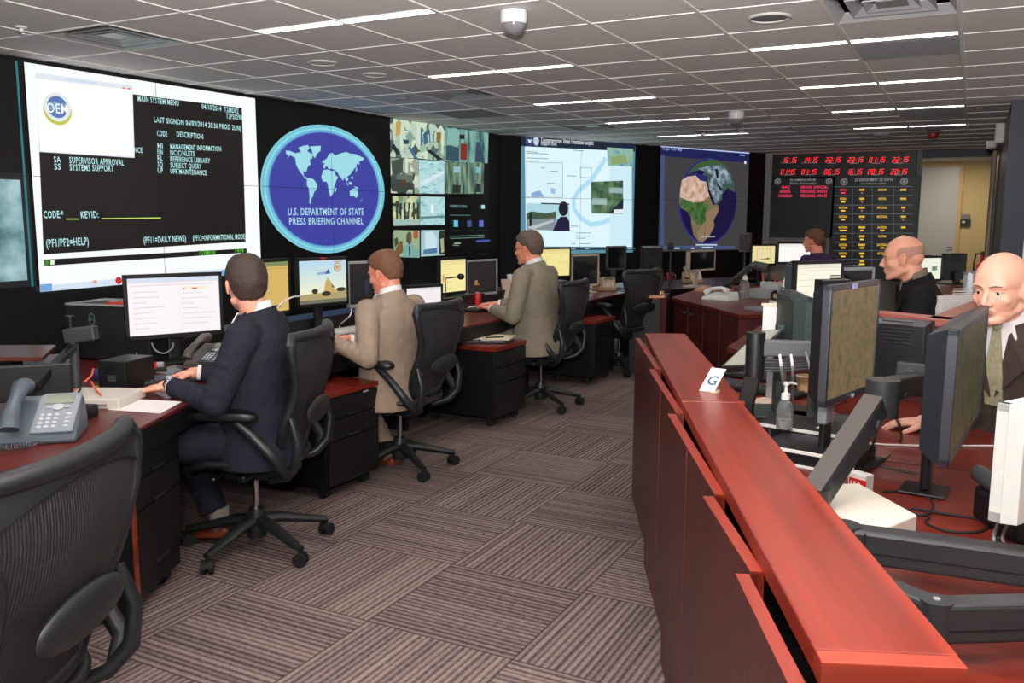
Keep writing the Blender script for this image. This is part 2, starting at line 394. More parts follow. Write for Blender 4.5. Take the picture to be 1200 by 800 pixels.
# ceiling discs, domes
def ctop(px, py): return at(px, py, CEIL)
def disc(px, py, r, name, label, cat, m, kind='flat'):
    p = ctop(px, py); t = thing(name, label, cat, p)
    obj('rim', MB().lathe([(r, 0), (r, -.006), (r*.93, -.012), (r*.86, -.01), (r*.86, -.002), (r*.8, -.002)], 32, cap=False), m, t, True)
    obj('grille', MB().lathe([(r*.86, -.004), (r*.5, -.010), (.001, -.012)], 32, cap=False), GREYP if kind == 'grey' else m, t, True)
ctile = mat('ceiling_speaker_white', (208, 204, 200), .6); cgrey = mat('ceiling_speaker_grey', (150, 150, 150), .6)
disc(378, 73, .105, 'ceiling_speaker', 'flat round ceiling speaker rimmed in grey, left of the white one', 'speaker', ctile)
disc(902, 20, .115, 'ceiling_speaker', 'white round ceiling speaker near the top edge of the picture', 'speaker', ctile, 'grey')
disc(439, 87, .095, 'ceiling_speaker', 'white raised round ceiling speaker above the round seal display', 'speaker', ctile)
disc(471, 115, .06, 'ceiling_sensor', 'small grey ceiling sensor beside the square diffuser', 'sensor', cgrey)
disc(1007, 133, .11, 'ceiling_speaker', 'grey round ceiling speaker behind the third right-hand light', 'speaker', cgrey, 'grey')
disc(1033, 157, .1, 'ceiling_speaker', 'small pale round ceiling speaker far back near the red clocks', 'speaker', ctile)
disc(775, 93, .028, 'sprinkler_cover', 'tiny round sprinkler cover in the middle of the ceiling', 'sprinkler', cgrey)
disc(930, 140, .028, 'sprinkler_cover', 'tiny round sprinkler cover far back in the ceiling', 'sprinkler', cgrey)
p = ctop(25, 31); t = thing('sprinkler', 'small white sprinkler head at the upper left corner of the ceiling', 'sprinkler', p)
obj('escutcheon', MB().lathe([(.035, 0), (.03, -.01), (.012, -.012), (.012, -.03), (.001, -.03)], 16, cap=False), WHITEP, t, True)
obj('deflector', MB().lathe([(.001, -.034), (.02, -.036), (.02, -.039), (.001, -.04)], 12, cap=False), CHROME, t, True)
dome_glass = mat('smoked_dome', (128, 126, 130), .12)
def domecam(px, py, r, label, grp='dome cameras'):
    p = ctop(px, py); t = thing('dome_camera', label, 'security camera', p, 0, grp)
    obj('housing', MB().lathe([(r, 0), (r*1.03, -.01), (r*1.03, -r*.75), (r*.95, -r*.95)], 28, cap=True), mat('white_dome_housing', (230, 232, 232), .35), t, True)
    obj('dome', MB().lathe([(r*.93*math.cos(a*PI/16), -r*.95-r*.8*math.sin(a*PI/16)) for a in range(0, 8)]+[(.001, -r*1.75)], 28, cap=False), dome_glass, t, True)
domecam(602, 13, .068, 'large white dome camera hanging from the ceiling at the top edge')
domecam(863, 131, .075, 'small white dome camera far back on the ceiling above the globe display')
p = ctop(1094, 153); t = thing('strobe_light', 'small red alarm strobe hanging from the far ceiling near the doorway', 'alarm light', p)
obj('base', MB().box(-.07, .07, -.05, .05, -.03, 0), BLACK, t, bevel=.005)
obj('lens', MB().lathe([(.055, -.03), (.06, -.06), (.045, -.09), (.001, -.1)], 16, cap=False), mat('red_strobe_lens', (150, 22, 20), .3), t, True)
p = ctop(1103, 181); o = obj('recessed_downlight', MB().box(-.22, .22, -.25, .25, -.01, 0), emi((255, 250, 235), 2)); o.location = p; tag(o, 'bright recessed light in the ceiling beyond the doorway', 'ceiling light')

# ---- video walls
W1A, W1B = V((-5.838, 3.926, 0)), V((-5.527, 10.25, 0))
W0 = W1A+(W1A-W1B).normalized()*5.2
d1 = (W1B-W1A).normalized(); n1 = V((d1.y, -d1.x, 0))
W2B = V((-3.1, 14.95, 0)); d2 = (W2B-W1B).normalized(); n2 = V((d2.y, -d2.x, 0))
def wallslab(name, a, b, n, m, th=.12, z0=0, z1=CEIL+.02, off=.012):
    mb = MB(); A, B = a-n*off, b-n*off; P = [A, B, B-n*th, A-n*th]
    mb.prism([(p.x, p.y) for p in P], z0, z1); return struct(name, mb, m)
vwm = mat('black_video_wall_surround', (8, 8, 9), .6)
wallslab('wall_left', W0, W1B, n1, vwm); wallslab('wall_angled', W1B, W2B, n2, vwm)
WZ0, WZ1 = 1.0, 2.535
def display(label, quad, wall, build, z0=WZ0, z1=WZ1):
    A, n, d = wall
    P = [onp(px, py, A, n) for px, py in quad]          # left and right ends
    s0 = (P[0]-A).dot(d); s1 = (P[1]-A).dot(d)
    c = A+d*((s0+s1)/2)+V((0,0,(z0+z1)/2)); M = basis(c, d, V((0,0,1)), n)
    t = thing('video_wall_display', label, 'video wall display', M=M, group='displays on the video wall')
    w, h = (s1-s0)/2, (z1-z0)/2
    pb = MB().box(-w, 0, -h, 0, -.03, 0)
    for qx in (-w, 0):
        for qy in (-h, 0): 
            if (qx, qy) != (-w, -h): pb.box(qx, qx+w, qy, qy+h, -.03, 0)
    obj('screen_cubes', pb, mat('dark_display_screen', (22, 20, 20), .35), t)
    cv = Canvas(basis(c+n*.002, d, V((0,0,1)), n)); cv.z = .00022; cv.w = w; cv.h = h
    build(cv); cv.done('screen_image', t, Matrix.Translation((0, 0, .002)))
    sm = MB().box(-w, w, -.0018, .0018, .0138, .0142).box(-.0018, .0018, -h, h, .0138, .0142)
    obj('cube_seam', sm, mat('cube_seam_grey', (38, 42, 44), .6), t)
    return t
wl = (W1A, n1, d1); wr = (W1B, n2, d2)
Wh, Bk = (250, 253, 255), (24, 20, 20)
def z1_(x, y): return (x/4, 60+y/4)
def z2_(x, y): return (x/4, 240+y/4)
CY = (190, 240, 240)
def scr1(c):
    w, h = c.w, c.h
    c.rect(-w, -h, w, h, Wh)
    P = lambda x, y: z1_(x, y)
    c.poly([(42.5, 96), (283.5, 126.5), (288, 283), (51, 298)], Bk)
    c.poly([(51.5, 304), (289, 291), (289, 296), (52, 311.5)], Bk)
    c.text('MAIN SYSTEM MENU', (161.5, 118.5), (209.5, 124), .042, CY)
    c.text('04/10/2014  T2MD02', (236.5, 127.5), (279.5, 133), .042, CY)
    c.text('T2PS0298', (265, 138.5), (283.5, 140.5), .042, CY)
    c.text('LAST SIGNON 04/09/2014 20:36 PROD 2UNJ', (180.5, 143), (282, 153), .042, CY)
    c.text('CODE', (184, 159), (196, 160), .042, CY); c.text('DESCRIPTION', (207, 160), (238, 163), .042, CY)
    for k, (a, b, x1) in enumerate((('MI', 'MANAGEMENT INFORMATION', 259), ('NN', 'NCIC/NLETS', 228), ('RL', 'REFERENCE LIBRARY', 246), ('SQ', 'SUBJECT QUERY', 236), ('UP', 'UPR MAINTENANCE', 242))):
        y = 173.5+k*7.2; c.text(a, (184.5, y), (190.5, y+.4), .04, CY); c.text(b, (199.5, y+1.0), (x1, y+1.0+(x1-199)*.045), .04, CY)
    c.text('SA', (63, 190), (71, 190.3), .042, CY); c.text('SUPERVISOR APPROVAL', (81, 191), (145, 194), .045, CY)
    c.text('SS', (63.5, 198.5), (71, 198.7), .042, CY); c.text('SYSTEMS SUPPORT', (81.5, 199.5), (133, 201), .045, CY)
    c.text('NCE', (157, 178.5), (166.5, 179), .04, CY)
    c.text('CODE:*', (51, 255.5), (74, 255), .05, CY); c.poly([(77, 256), (92, 256), (92, 257.2), (77, 257.2)], (200, 230, 110))
    c.text('KEYID:', (94.5, 255.5), (115, 255), .05, CY); c.poly([(118.5, 255.5), (188, 254.6), (188, 255.8), (118.5, 256.7)], (200, 230, 110))
    c.text('(PF1/PF2=HELP)', (54, 289.5), (103.5, 286.5), .055, CY)
    c.text('(PF11=DAILY NEWS)', (168, 285), (217.5, 282.5), .05, CY); c.text('(PF12=INFORMATIONAL MODE)', (225.5, 282), (287.5, 280), .045, CY)
    c.text('TOVMB141', (232, 299.5), (252, 298.5), .045, (90, 200, 60)); c.text('19/9', (275, 297.2), (285, 296.7), .045, (90, 200, 60))
    c.poly([(52, 305), (56, 304.7), (56, 310.5), (52, 311)], (60, 150, 40)); c.poly([(58.5, 305), (63, 304.7), (63, 309.5), (58.5, 310)], (235, 255, 220))
    # window with round badge
    c.poly([(40, 85), (154.5, 100.5), (157, 185), (45.5, 178)], (225, 232, 240)); c.poly([(41, 92), (154, 105.5), (156, 183.5), (46.5, 177)], (255, 255, 252))
    c.poly([(75, 91), (113, 96.5), (113, 99), (75, 93.8)], (205, 222, 242)); c.poly([(142.5, 102.3), (146.5, 102.8), (146.5, 104.3), (142.5, 103.8)], (235, 110, 80)); c.poly([(148.5, 103), (152.5, 103.5), (152.5, 105), (148.5, 104.5)], (235, 90, 60))
    cx, cy = c.u(66.3, 125.5); a, _ = c.u(82, 125.5); r = (a-cx)
    c.ellipse(cx, cy-.02, r*1.04, r*1.02, (196, 200, 70)); c.ellipse(cx, cy, r*.98, r*.98, (226, 234, 240)); c.ellipse(cx, cy, r*.74, r*.74, (86, 122, 178))
    c.rect(cx-r*.74, cy-r*.22, cx+r*.74, cy+r*.3, (120, 160, 205)); c.text('OEM', (54.5, 131.5), (78.5, 133.8), r*.66, (250, 250, 250))
    # task bar
    c.poly([(45.8, 335), (266, 314), (267, 322), (46, 342)], (214, 228, 244)); c.poly([(46, 333), (60, 332), (60, 340.5), (46, 341.8)], (120, 170, 220)); c.poly([(258, 316.5), (297, 313), (297, 319), (258, 322.5)], (120, 170, 220))
    ex, ey = c.u(138, 328.5); c.ellipse(ex, ey, .028, .028, (205, 50, 40)); ex, ey = c.u(110, 330); c.ellipse(ex, ey, .02, .014, (225, 170, 160))
display('large white-framed display with green-screen style text menu and badge window', [(28, 74), (298.5, 113)], wl, scr1)
WM = dict(
 na=[(218,225),(240,228),(262,238),(290,232),(275,213),(300,203),(322,200),(330,215),(318,228),(345,245),(342,262),(330,268),(335,290),(322,300),(315,322),(308,328),(300,318),(302,345),(318,352),(322,362),(310,358),(292,335),(276,312),(266,290),(262,262),(240,246),(222,262),(232,248),(220,243)],
 gr=[(330,206),(382,203),(380,228),(364,240),(355,262),(345,248),(340,225)],
 sa=[(318,360),(330,352),(350,362),(366,386),(362,408),(350,420),(345,440),(338,450),(335,478),(328,472),(330,440),(326,405),(316,385)],
 af=[(392,318),(412,314),(436,322),(446,318),(452,345),(463,348),(452,372),(444,398),(440,425),(428,442),(420,420),(416,392),(410,372),(392,370),(384,350)],
 eu=[(392,300),(400,286),(392,278),(410,262),(422,240),(438,236),(446,250),(470,240),(500,232),(520,240),(545,242),(586,262),(578,272),(560,276),(565,292),(552,285),(548,300),(530,322),(520,338),(505,348),(512,362),(502,372),(492,350),(486,368),(476,352),(468,345),(462,330),(448,318),(432,310),(420,314),(408,296),(398,312)],
 au=[(518,415),(532,404),(548,402),(556,418),(556,436),(548,448),(534,438),(518,440)],
 i1=[(498,370),(506,378),(514,392),(508,388)], i2=[(512,372),(524,372),(526,386),(516,384)], i3=[(535,394),(552,396),(560,406),(545,400)], mg=[(450,400),(456,404),(450,422),(445,416)],
 jp=[(545,318),(548,300),(552,312),(546,330)], nz=[(576,446),(572,462),(566,470),(572,456)], uk=[(388,276),(394,266),(397,282),(390,288)], ph=[(525,345),(532,350),(530,362),(524,356)])
def scr2(c):
    q = lambda p: (280+p[0]/4, 120+p[1]/4)
    (x0, _), (x1, _), (_, y0), (_, y1) = c.u(*q((101, 400))), c.u(*q((682, 400))), c.u(*q((400, 105))), c.u(*q((420, 707)))
    cx, cy, rx, ry = (x0+x1)/2, (y0+y1)/2, (x1-x0)/2, (y0-y1)/2
    for k, col in ((1, (132, 208, 220)), (.985, (112, 196, 216)), (.95, (150, 222, 230)), (.93, (110, 190, 220)), (.90, (96, 160, 210)), (.885, (72, 88, 176)), (.87, (62, 66, 160))): c.ellipse(cx, cy, rx*k, ry*k, col)
    for k, p in WM.items(): c.poly([(q(a)[0]+.35, q(a)[1]+.45) for a in p], (30, 50, 110))
    for k, p in WM.items(): c.poly([q(a) for a in p], (158, 220, 232))
    c.text('U.S. DEPARTMENT OF STATE', q((228, 528)), q((582, 527)), .066, (176, 222, 236)); c.text('PRESS BRIEFING CHANNEL', q((234, 573)), q((580, 570)), .066, (176, 222, 236))
display('dark display with a round blue world map seal and white lettering', [(301, 113), (456, 138)], wl, scr2)
def scr3(c):
    q = lambda x, y: (280+x/4, 120+y/4)
    A = emi_noise('camera_view_bright', [(70, 90, 90), (150, 180, 160), (215, 230, 200), (180, 205, 190)], 9, kind='voronoi'); B = emi_noise('camera_view_teal', [(40, 70, 70), (110, 160, 150), (150, 190, 175)], 2.2, stretch=(4, 1, 1))
    D = emi_noise('camera_view_mall', [(60, 70, 50), (130, 140, 90), (210, 220, 170), (90, 140, 140)], 14, kind='voronoi'); E_ = emi_noise('camera_view_water', [(150, 200, 205), (190, 225, 225), (120, 175, 190)], 6, stretch=(1, 4, 1))
    c.poly([q(708,72), q(842,92), q(840,262), q(710,255)], A); c.poly([q(842,92), q(965,110), q(963,275), q(840,262)], A)
    c.poly([q(710,258), q(840,265), q(845,428), q(712,424)], emi_noise('camera_view_hall', [(60, 70, 65), (170, 185, 165), (225, 230, 205)], 5, kind='voronoi')); c.poly([q(842,268), q(963,275), q(963,428), q(845,428)], E_)
    for pl, col in (([(712,205),(728,195),(756,240),(740,248)], (35,45,50)), ([(792,210),(820,262),(838,262),(800,205)], (70,110,150)), ([(862,150),(880,130),(886,190),(868,200)], (60,100,130)), ([(880,228),(895,220),(958,268),(935,270)], (25,35,40)), ([(925,140),(948,140),(945,190),(925,188)], (140,110,60)),
            ([(712,275),(770,258),(768,330),(720,345)], (70,80,75)), ([(778,258),(792,262),(792,330),(778,330)], (210,220,200)), ([(760,362),(782,362),(780,395),(764,392)], (90,60,40)), ([(848,372),(962,318),(962,335),(848,398)], (210,230,235)), ([(770,175),(795,175),(795,195),(770,195)], (40,70,90)), ([(734,90),(760,90),(755,150),(734,160)], (190,160,90)),
            ([(815,330),(824,332),(820,362),(812,360)], (60,70,70)), ([(850,120),(858,120),(858,200),(850,205)], (60,100,140)), ([(888,130),(893,130),(897,190),(892,190)], (40,90,130)), ([(905,150),(912,150),(914,190),(908,190)], (60,120,150))): c.poly([q(*a) for a in pl], col)
    c.poly([q(965,112), q(1072,130), q(1070,282), q(965,275)], B); c.poly([q(1074,130), q(1168,143), q(1165,285), q(1074,282)], B)
    c.poly([q(965,278), q(1147,286), q(1144,428), q(966,427)], emi_noise('camera_view_dark_hall', [(35, 50, 45), (95, 125, 110), (150, 170, 140)], 2.6, stretch=(6, 1, 1)))
    for pl, col in (([(1037,193),(1068,195),(1066,270),(1036,268)], (130,40,30)), ([(1033,150),(1056,152),(1056,172),(1033,172)], (20,30,35)), ([(970,200),(1032,212),(1030,275),(968,270)], (50,80,90)), ([(1110,185),(1130,185),(1150,282),(1105,280)], (50,70,90)), ([(1005,300),(1035,302),(1034,328),(1005,328)], (150,185,190)), ([(1000,385),(1038,388),(1036,425),(998,425)], (40,45,40)), ([(1110,380),(1130,380),(1132,420),(1108,420)], (40,45,40)), ([(1110,300),(1132,305),(1130,330),(1108,330)], (120,180,190)), ([(975,120),(1032,130),(1030,200),(975,200)], (130,180,165))): c.poly([q(*a) for a in pl], col)
    c.poly([q(718,438), q(846,440), q(846,575), q(722,578)], D); c.poly([q(848,440), q(962,443), q(962,574), q(848,575)], E_)
    for x in (733, 752, 770, 790, 812, 832): c.poly([q(x,470), q(x+9,470), q(x+10,545), q(x+1,545)], (50,60,50))
    for x in (760, 796): c.poly([q(x,500), q(x+8,500), q(x+10,555), q(x-2,555)], (200,210,190))
    c.poly([q(722,550), q(846,545), q(846,575), q(722,578)], (160,190,180)); c.poly([q(898,478), q(908,478), q(912,520), q(895,520)], (230,250,250)); c.poly([q(850,535), q(962,530), q(962,540), q(850,545)], (90,130,130))
    c.poly([q(722,598), q(843,600), q(843,727), q(724,722)], (150, 175, 140)); c.poly([q(850,598), q(962,598), q(962,715), q(850,722)], (165, 200, 205))
    for pl, col in (([(780,650),(782,618),(792,605),(802,606),(806,622),(806,655),(795,668)], (95,80,65)), ([(765,725),(768,680),(785,665),(808,664),(836,690),(840,727)], (120,170,160)), ([(792,672),(798,672),(800,712),(794,722)], (30,50,60)), ([(815,600),(836,602),(836,638),(815,638)], (170,90,50)), ([(728,690),(750,650),(764,650),(766,700),(740,722)], (120,90,50)), ([(724,640),(740,630),(744,660),(728,680)], (60,80,50)),
            ([(868,610),(905,605),(925,640),(922,680),(870,690)], (200,225,235)), ([(935,600),(962,600),(962,712),(935,712)], (40,50,40)), ([(940,640),(955,635),(958,700),(945,705)], (170,170,140)), ([(862,690),(925,680),(925,705),(860,712)], (80,120,160))): c.poly([q(*a) for a in pl], col)
    c.text('CONFERENCE CONTROL', q(985,491), q(1066,493), .03, (120,160,170)); c.rect(*c.u(*q(984,530)), *c.u(*q(1082,527)), (70,110,110))
    for x, col in ((1003, (110,190,220)), (1066, (60,80,130)), (1122, (90,110,200))): c.poly([q(x,552), q(x+20,553), q(x+20,583), q(x,582)], col); c.poly([q(x-10,600), q(x+32,600), q(x+32,602), q(x-10,602)], (70,80,80))
    c.poly([q(1132,480), q(1148,480), q(1148,498), q(1132,498)], (170,210,220))
    for y in (626, 636): c.poly([q(985,y), q(1145,y-6), q(1145,y-3), q(985,y+3)], (110,140,130))
    c.poly([q(1108,645), q(1172,642), q(1172,652), q(1108,655)], (60,80,170)); c.poly([q(1005,658), q(1035,657), q(1035,662), q(1005,664)], (160,180,160)); c.poly([q(998,668), q(1028,668), q(1028,671), q(998,671)], (130,150,130))
display('display divided into several camera views, a man in white shirt in one', [(457, 138), (572.5, 155)], wl, scr3)
def scr4(c):
    q = lambda x, y: (600+x/4, 140+y/4)
    w, h = c.w, c.h
    c.rect(-w, -h, w, h, (92, 140, 160)); c.poly([q(42,75), q(578,108), q(576,150), q(42,124)], (26, 36, 56))
    c.poly([q(60,126), q(562,150), q(562,597), q(65,594)], (222, 246, 252)); c.poly([q(42,598), q(578,600), q(578,612), q(42,610)], (40, 60, 80))
    sk = (176, 222, 244); lk = (150, 205, 232)
    riv = [(440,180),(405,235),(370,285),(315,330),(288,375),(290,420),(320,460),(370,492),(420,485),(450,470),(500,490),(558,530)]
    P = [V((*c.u(*q(*a)), 0)) for a in riv]; Lf, Rt = [], []
    for i, p in enumerate(P):
        t = (P[min(i+1, len(P)-1)]-P[max(i-1, 0)]).normalized(); nn = V((-t.y, t.x, 0))*.035; Lf.append(p+nn); Rt.append(p-nn)
    for i in range(len(P)-1): c.poly([(v.x, v.y) for v in (Lf[i], Lf[i+1], Rt[i+1], Rt[i])], sk, False); c.n -= 1
    c.n += 1
    c.poly([q(445,130), q(568,138), q(566,222), q(448,216)], emi_noise('small_map_blue', [(90, 150, 190), (150, 190, 150), (120, 170, 200)], 7))
    c.poly([q(460,175), q(530,165), q(545,205), q(470,210)], (140, 165, 110)); c.poly([q(458,222), q(562,224), q(562,590), q(458,590)], (205, 236, 246))
    c.poly([q(66,198), q(238,202), q(238,366), q(66,364)], (120, 135, 140)); c.poly([q(67,200), q(236,204), q(236,364), q(67,362)], (216, 242, 250)); c.poly([q(90,345), q(130,330), q(150,362), q(90,362)], (140, 170, 215)); c.poly([q(180,320), q(205,325), q(200,350), q(182,345)], (160, 190, 225))
    for a in (((66,148),(120,152)), ((66,156),(172,160)), ((66,178),(168,182)), ((135,225),(155,226)), ((178,240),(215,242)), ((165,296),(200,298)), ((255,262),(300,264)), ((285,142),(335,146)), ((300,545),(365,545)), ((300,530),(370,530)), ((300,555),(345,555)), ((278,580),(298,580)), ((320,580),(365,580)), ((275,497),(310,499))):
        (x0, y0), (x1, y1) = a; c.poly([q(x0,y0), q(x1,y1), q(x1,y1+3), q(x0,y0+3)], (110, 135, 145)); c.n -= 1
    c.n += 1
    c.poly([q(318,224), q(372,226), q(372,274), q(318,272)], (120, 140, 150)); c.poly([q(320,226), q(370,228), q(370,272), q(320,270)], (222, 246, 252))
    c.poly([q(370,292), q(520,286), q(520,442), q(372,440)], emi_noise('aerial_green', [(40, 60, 50), (80, 110, 80), (110, 140, 110)], 6)); c.poly([q(376,368), q(444,370), q(444,400), q(376,398)], (160, 185, 180)); c.poly([q(455,318), q(518,320), q(518,346), q(455,344)], (150, 175, 170)); c.poly([q(462,430), q(522,370), q(520,418), q(478,440)], (30, 40, 50)); c.poly([q(476,422), q(520,420), q(520,440), q(476,440)], (225, 235, 235))
    c.poly([q(66,392), q(268,396), q(270,522), q(66,515)], (175, 215, 225)); c.poly([q(66,440), q(90,430), q(160,440), q(205,430), q(205,462), q(66,468)], (70, 90, 70)); c.poly([q(66,468), q(205,462), q(200,520), q(66,515)], (130, 145, 150)); c.poly([q(80,440), q(90,438), q(92,505), q(82,505)], (30,30,35))
    c.poly([q(66,505), q(190,470), q(196,478), q(100,515)], (185, 195, 200)); c.poly([q(190,522), q(212,470), q(228,455), q(256,455), q(268,478), q(270,522)], (34, 30, 60)); cx, cy = c.u(*q(240,418)); c.ellipse(cx, cy, .085, .1, (32, 28, 44)); c.poly([q(135,390), q(268,394), q(268,400), q(135,396)], (40,40,50))
    for x in (80, 112): ex, ey = c.u(*q(x, 100)); c.ellipse(ex, ey, .06, .075, (70, 84, 120)); c.ellipse(ex, ey, .045, .06, (190, 205, 225) if x > 100 else (30, 50, 100)); 
    c.poly([q(72,92), q(84,96), q(92,90), q(86,108), q(78,112)], (225, 230, 240))
    c.text('Counterterrorism Threat Orientation Graphic', q(135,106), q(380,119), .062, (235, 240, 245)); c.text('Singapore Event', q(135,119), q(208,123), .04, (220, 228, 235))
    for x in (275, 340, 460, 500, 540): c.poly([q(x,603), q(x+20,603), q(x+20,607), q(x,607)], (170, 200, 215)); c.n -= 1
    c.n += 1
display('bright map display with dark title bar and photo of a figure by tracks', [(610.5, 158), (744.5, 167)], wr, scr4)
GL = dict(
 afr=[(795,285),(820,268),(860,262),(880,285),(910,290),(920,330),(945,385),(968,405),(968,430),(945,470),(948,500),(925,545),(895,575),(872,570),(850,540),(840,490),(838,455),(820,430),(790,415),(782,380),(788,330)],
 sah=[(795,285),(820,268),(860,262),(880,285),(908,292),(920,330),(925,360),(890,385),(850,388),(800,375),(786,360),(788,330)],
 gre=[(790,365),(850,392),(905,388),(925,405),(905,440),(910,470),(890,500),(862,490),(842,455),(820,428),(788,412)],
 saf=[(905,440),(960,410),(966,432),(944,470),(946,500),(925,545),(895,573),(872,568),(868,530),(888,500),(910,470)],
 eur=[(820,262),(838,232),(870,205),(910,190),(960,190),(1005,215),(1030,260),(1042,300),(1046,340),(1030,335),(1010,320),(985,350),(985,375),(955,402),(930,370),(922,320),(914,290),(915,268),(890,262),(905,240),(875,238),(850,245)],
 ice=[(870,230),(930,215),(985,215),(1020,255),(1030,300),(985,300),(985,340),(965,385),(945,395),(930,360),(920,300),(940,262),(905,245)],
 sib=[(845,225),(880,200),(930,185),(965,192),(1000,210),(960,212),(900,222)])
def scr5(c):
    q = lambda x, y: (600+x/4, 140+y/4)
    w, h = c.w, c.h
    c.rect(-w, -h, w, h, (62, 62, 64)); c.poly([q(697,122), q(1112,155), q(1112,203), q(697,170)], (28, 34, 84)); c.poly([q(697,122), q(1112,155), q(1112,160), q(697,128)], (190, 205, 245)); c.poly([q(697,165), q(715,166), q(712,606), q(695,604)], (70, 80, 120)); c.poly([q(697,592), q(1045,592), q(1045,606), q(697,606)], (70, 84, 120))
    c.text('Google  Earth  Map', q(705,141), q(795,147), .035, (170, 190, 240)); c.poly([q(1066,164), q(1090,166), q(1090,170), q(1066,168)], (160, 180, 230)); ex, ey = c.u(*q(1093,201)); c.ellipse(ex, ey, .025, .025, (220, 225, 235))
    (x0, y0), (x1, y1), (x2, y2), (x3, y3) = c.u(*q(780,380)), c.u(*q(1054,380)), c.u(*q(920,180)), c.u(*q(912,584))
    cx, cy, rx, ry = (x0+x1)/2, (y2+y3)/2, (x1-x0)/2, (y2-y3)/2
    c.ellipse(cx, cy, rx, ry, (56, 50, 140)); c.ellipse(cx+.005, cy, rx*.985, ry*.985, (40, 34, 96)); c.ellipse(cx+.01, cy, rx*.95, ry*.95, (26, 20, 62))
    for k, m in (('afr', (120, 106, 80)), ('sah', emi_noise('globe_sand', [(170, 130, 110), (205, 170, 150), (225, 195, 180)], 9)), ('gre', emi_noise('globe_green', [(40, 70, 36), (66, 104, 52), (90, 120, 70)], 9)), ('saf', (140, 116, 92)), ('eur', (58, 84, 72)), ('ice', emi_noise('globe_ice', [(60, 76, 86), (110, 130, 142), (170, 186, 196)], 12)), ('sib', (60, 90, 50))):
        c.poly([q(*a) for a in GL[k]], m)
    c.poly([q(820,262), q(850,250), q(905,262), q(914,290), q(880,285), q(862,262)], (40, 40, 110)); c.poly([q(915,330), q(925,328), q(952,398), q(940,400)], (20, 24, 50)); c.poly([q(955,300), q(962,298), q(985,328), q(978,334)], (20, 24, 50)); c.poly([q(950,232), q(962,230), q(968,272), q(958,275)], (20, 24, 50))
    c.poly([q(885,548), q(950,546), q(950,551), q(885,553)], (170, 170, 160))
    for x0, x1, y in ((860, 960, 584), (760, 785, 600), (838, 855, 600), (890, 940, 596)): c.poly([q(x0,y), q(x1,y), q(x1,y+6), q(x0,y+6)], (190, 205, 230)); c.n -= 1
    c.n += 1
display('dim display showing a blue and green globe with Africa in view', [(774.5, 170.5), (878, 178.5)], wr, scr5)
def scr0(c):
    c.rect(-c.w, -c.h, c.w, c.h*.02, (26, 30, 34)); c.poly([(-c.w, -.72), (c.w-.06, -.72), (c.w-.06, -.03), (-c.w, -.03)], emi_noise('camera_view_edge', [(40, 70, 75), (120, 160, 165), (170, 200, 205)], 4), False)
    c.rect(c.w-.035, -c.h, c.w-.02, c.h, (40, 120, 125))
display('display cut by the left edge of the picture, showing a bluish camera view', [(-150, 50), (23.5, 73)], wl, scr0)
# ================================================================== BACK OF THE ROOM
NY = V((0, -1, 0)); BP = V((0, BY, 0))
gw = mat('warm_grey_wall_paint', (158, 152, 146), .8); navy = mat('navy_steel', (52, 60, 74), .5); beige = mat('beige_wall_paint', (205, 184, 140), .8)
xr = onp(1076, 260, BP, NY).x; xp = onp(1160, 260, BP, NY).x
struct('wall_back', MB().box(-3.2, xr, BY, BY+.15, 0, CEIL+.02), gw)
struct('trim_3', MB().box(xr, xp+.1, BY-.06, BY+.12, CEIL-.11, CEIL-.002).box(xp, xp+.12, BY-.06, BY+.12, 0, CEIL-.11), navy)
struct('wall_right', MB().box(.235, .42, 9.3, 18.6, 0, CEIL+.002), navy)
FY = 18.3
struct('wall_far', MB().box(-2.2, .6, FY, FY+.1, 0, CEIL+.002), beige)
struct('wall_side', MB().box(-1.35, -1.25, BY+.15, FY, 0, CEIL+.002), gw)
dl, dr = onp(1070, 250, V((0, FY, 0)), NY).x, onp(1121, 250, V((0, FY, 0)), NY).x
dz = onp(1100, 196, V((0, FY, 0)), NY).z
dm = MB().box(dl, dr, FY-.05, FY-.01, .01, dz)
do = struct('door_1', dm, mat('pale_grey_door', (176, 178, 182), .35))
fr = MB().box(dl-.06, dl, FY-.06, FY, 0, dz+.06).box(dr, dr+.07, FY-.06, FY, 0, dz+.06).box(dl, dr, FY-.06, FY, dz, dz+.06)
obj('door_frame', fr, mat('tan_door_frame', (200, 170, 120), .5), do); obj('door_handle', MB().cyl((dr-.12, FY-.1, 1.0), (dr-.03, FY-.1, 1.0), .012).cyl((dr-.05, FY-.1, 1.0), (dr-.05, FY-.04, 1.0), .01), CHROME, do)
wlt = bpy.data.lights.new('hall_light', 'AREA'); wlt.shape = 'RECTANGLE'; wlt.size = .6; wlt.size_y = .6; wlt.energy = 26; wlt.color = (1, .86, .6)
wo = bpy.data.objects.new('hall_light', wlt); C.objects.link(wo); wo.location = (-.3, 17.0, CEIL-.04)
p = onp(1131, 260, V((0, FY-.01, 0)), NY); t = thing('card_reader', 'black card reader with grey top on the beige wall beside the pale door', 'card reader', p)
obj('body', MB().box(-.09, .09, -.05, 0, -.07, .05), BLACK, t, bevel=.006); obj('keypad_cover', MB().box(-.07, .07, -.06, 0, .05, .14), GREYP, t, bevel=.006); obj('display', MB().box(-.05, .0, -.053, -.05, -.02, .02), SILVER, t)
p = onp(1150, 315, V((0, 17.9, 0)), NY); t = thing('fire_extinguisher', 'red fire extinguisher hanging by the beige wall near the doorway', 'fire extinguisher', p)
obj('cylinder', MB().lathe([(.001, -.34), (.09, -.33), (.1, -.28), (.1, .0), (.08, .07), (.03, .12), (.03, .25)], 20), REDP, t, True)
obj('valve', MB().box(-.03, .03, -.03, .03, .25, .3).box(-.03, .12, -.012, .012, .3, .315), BLACK, t, bevel=.004)
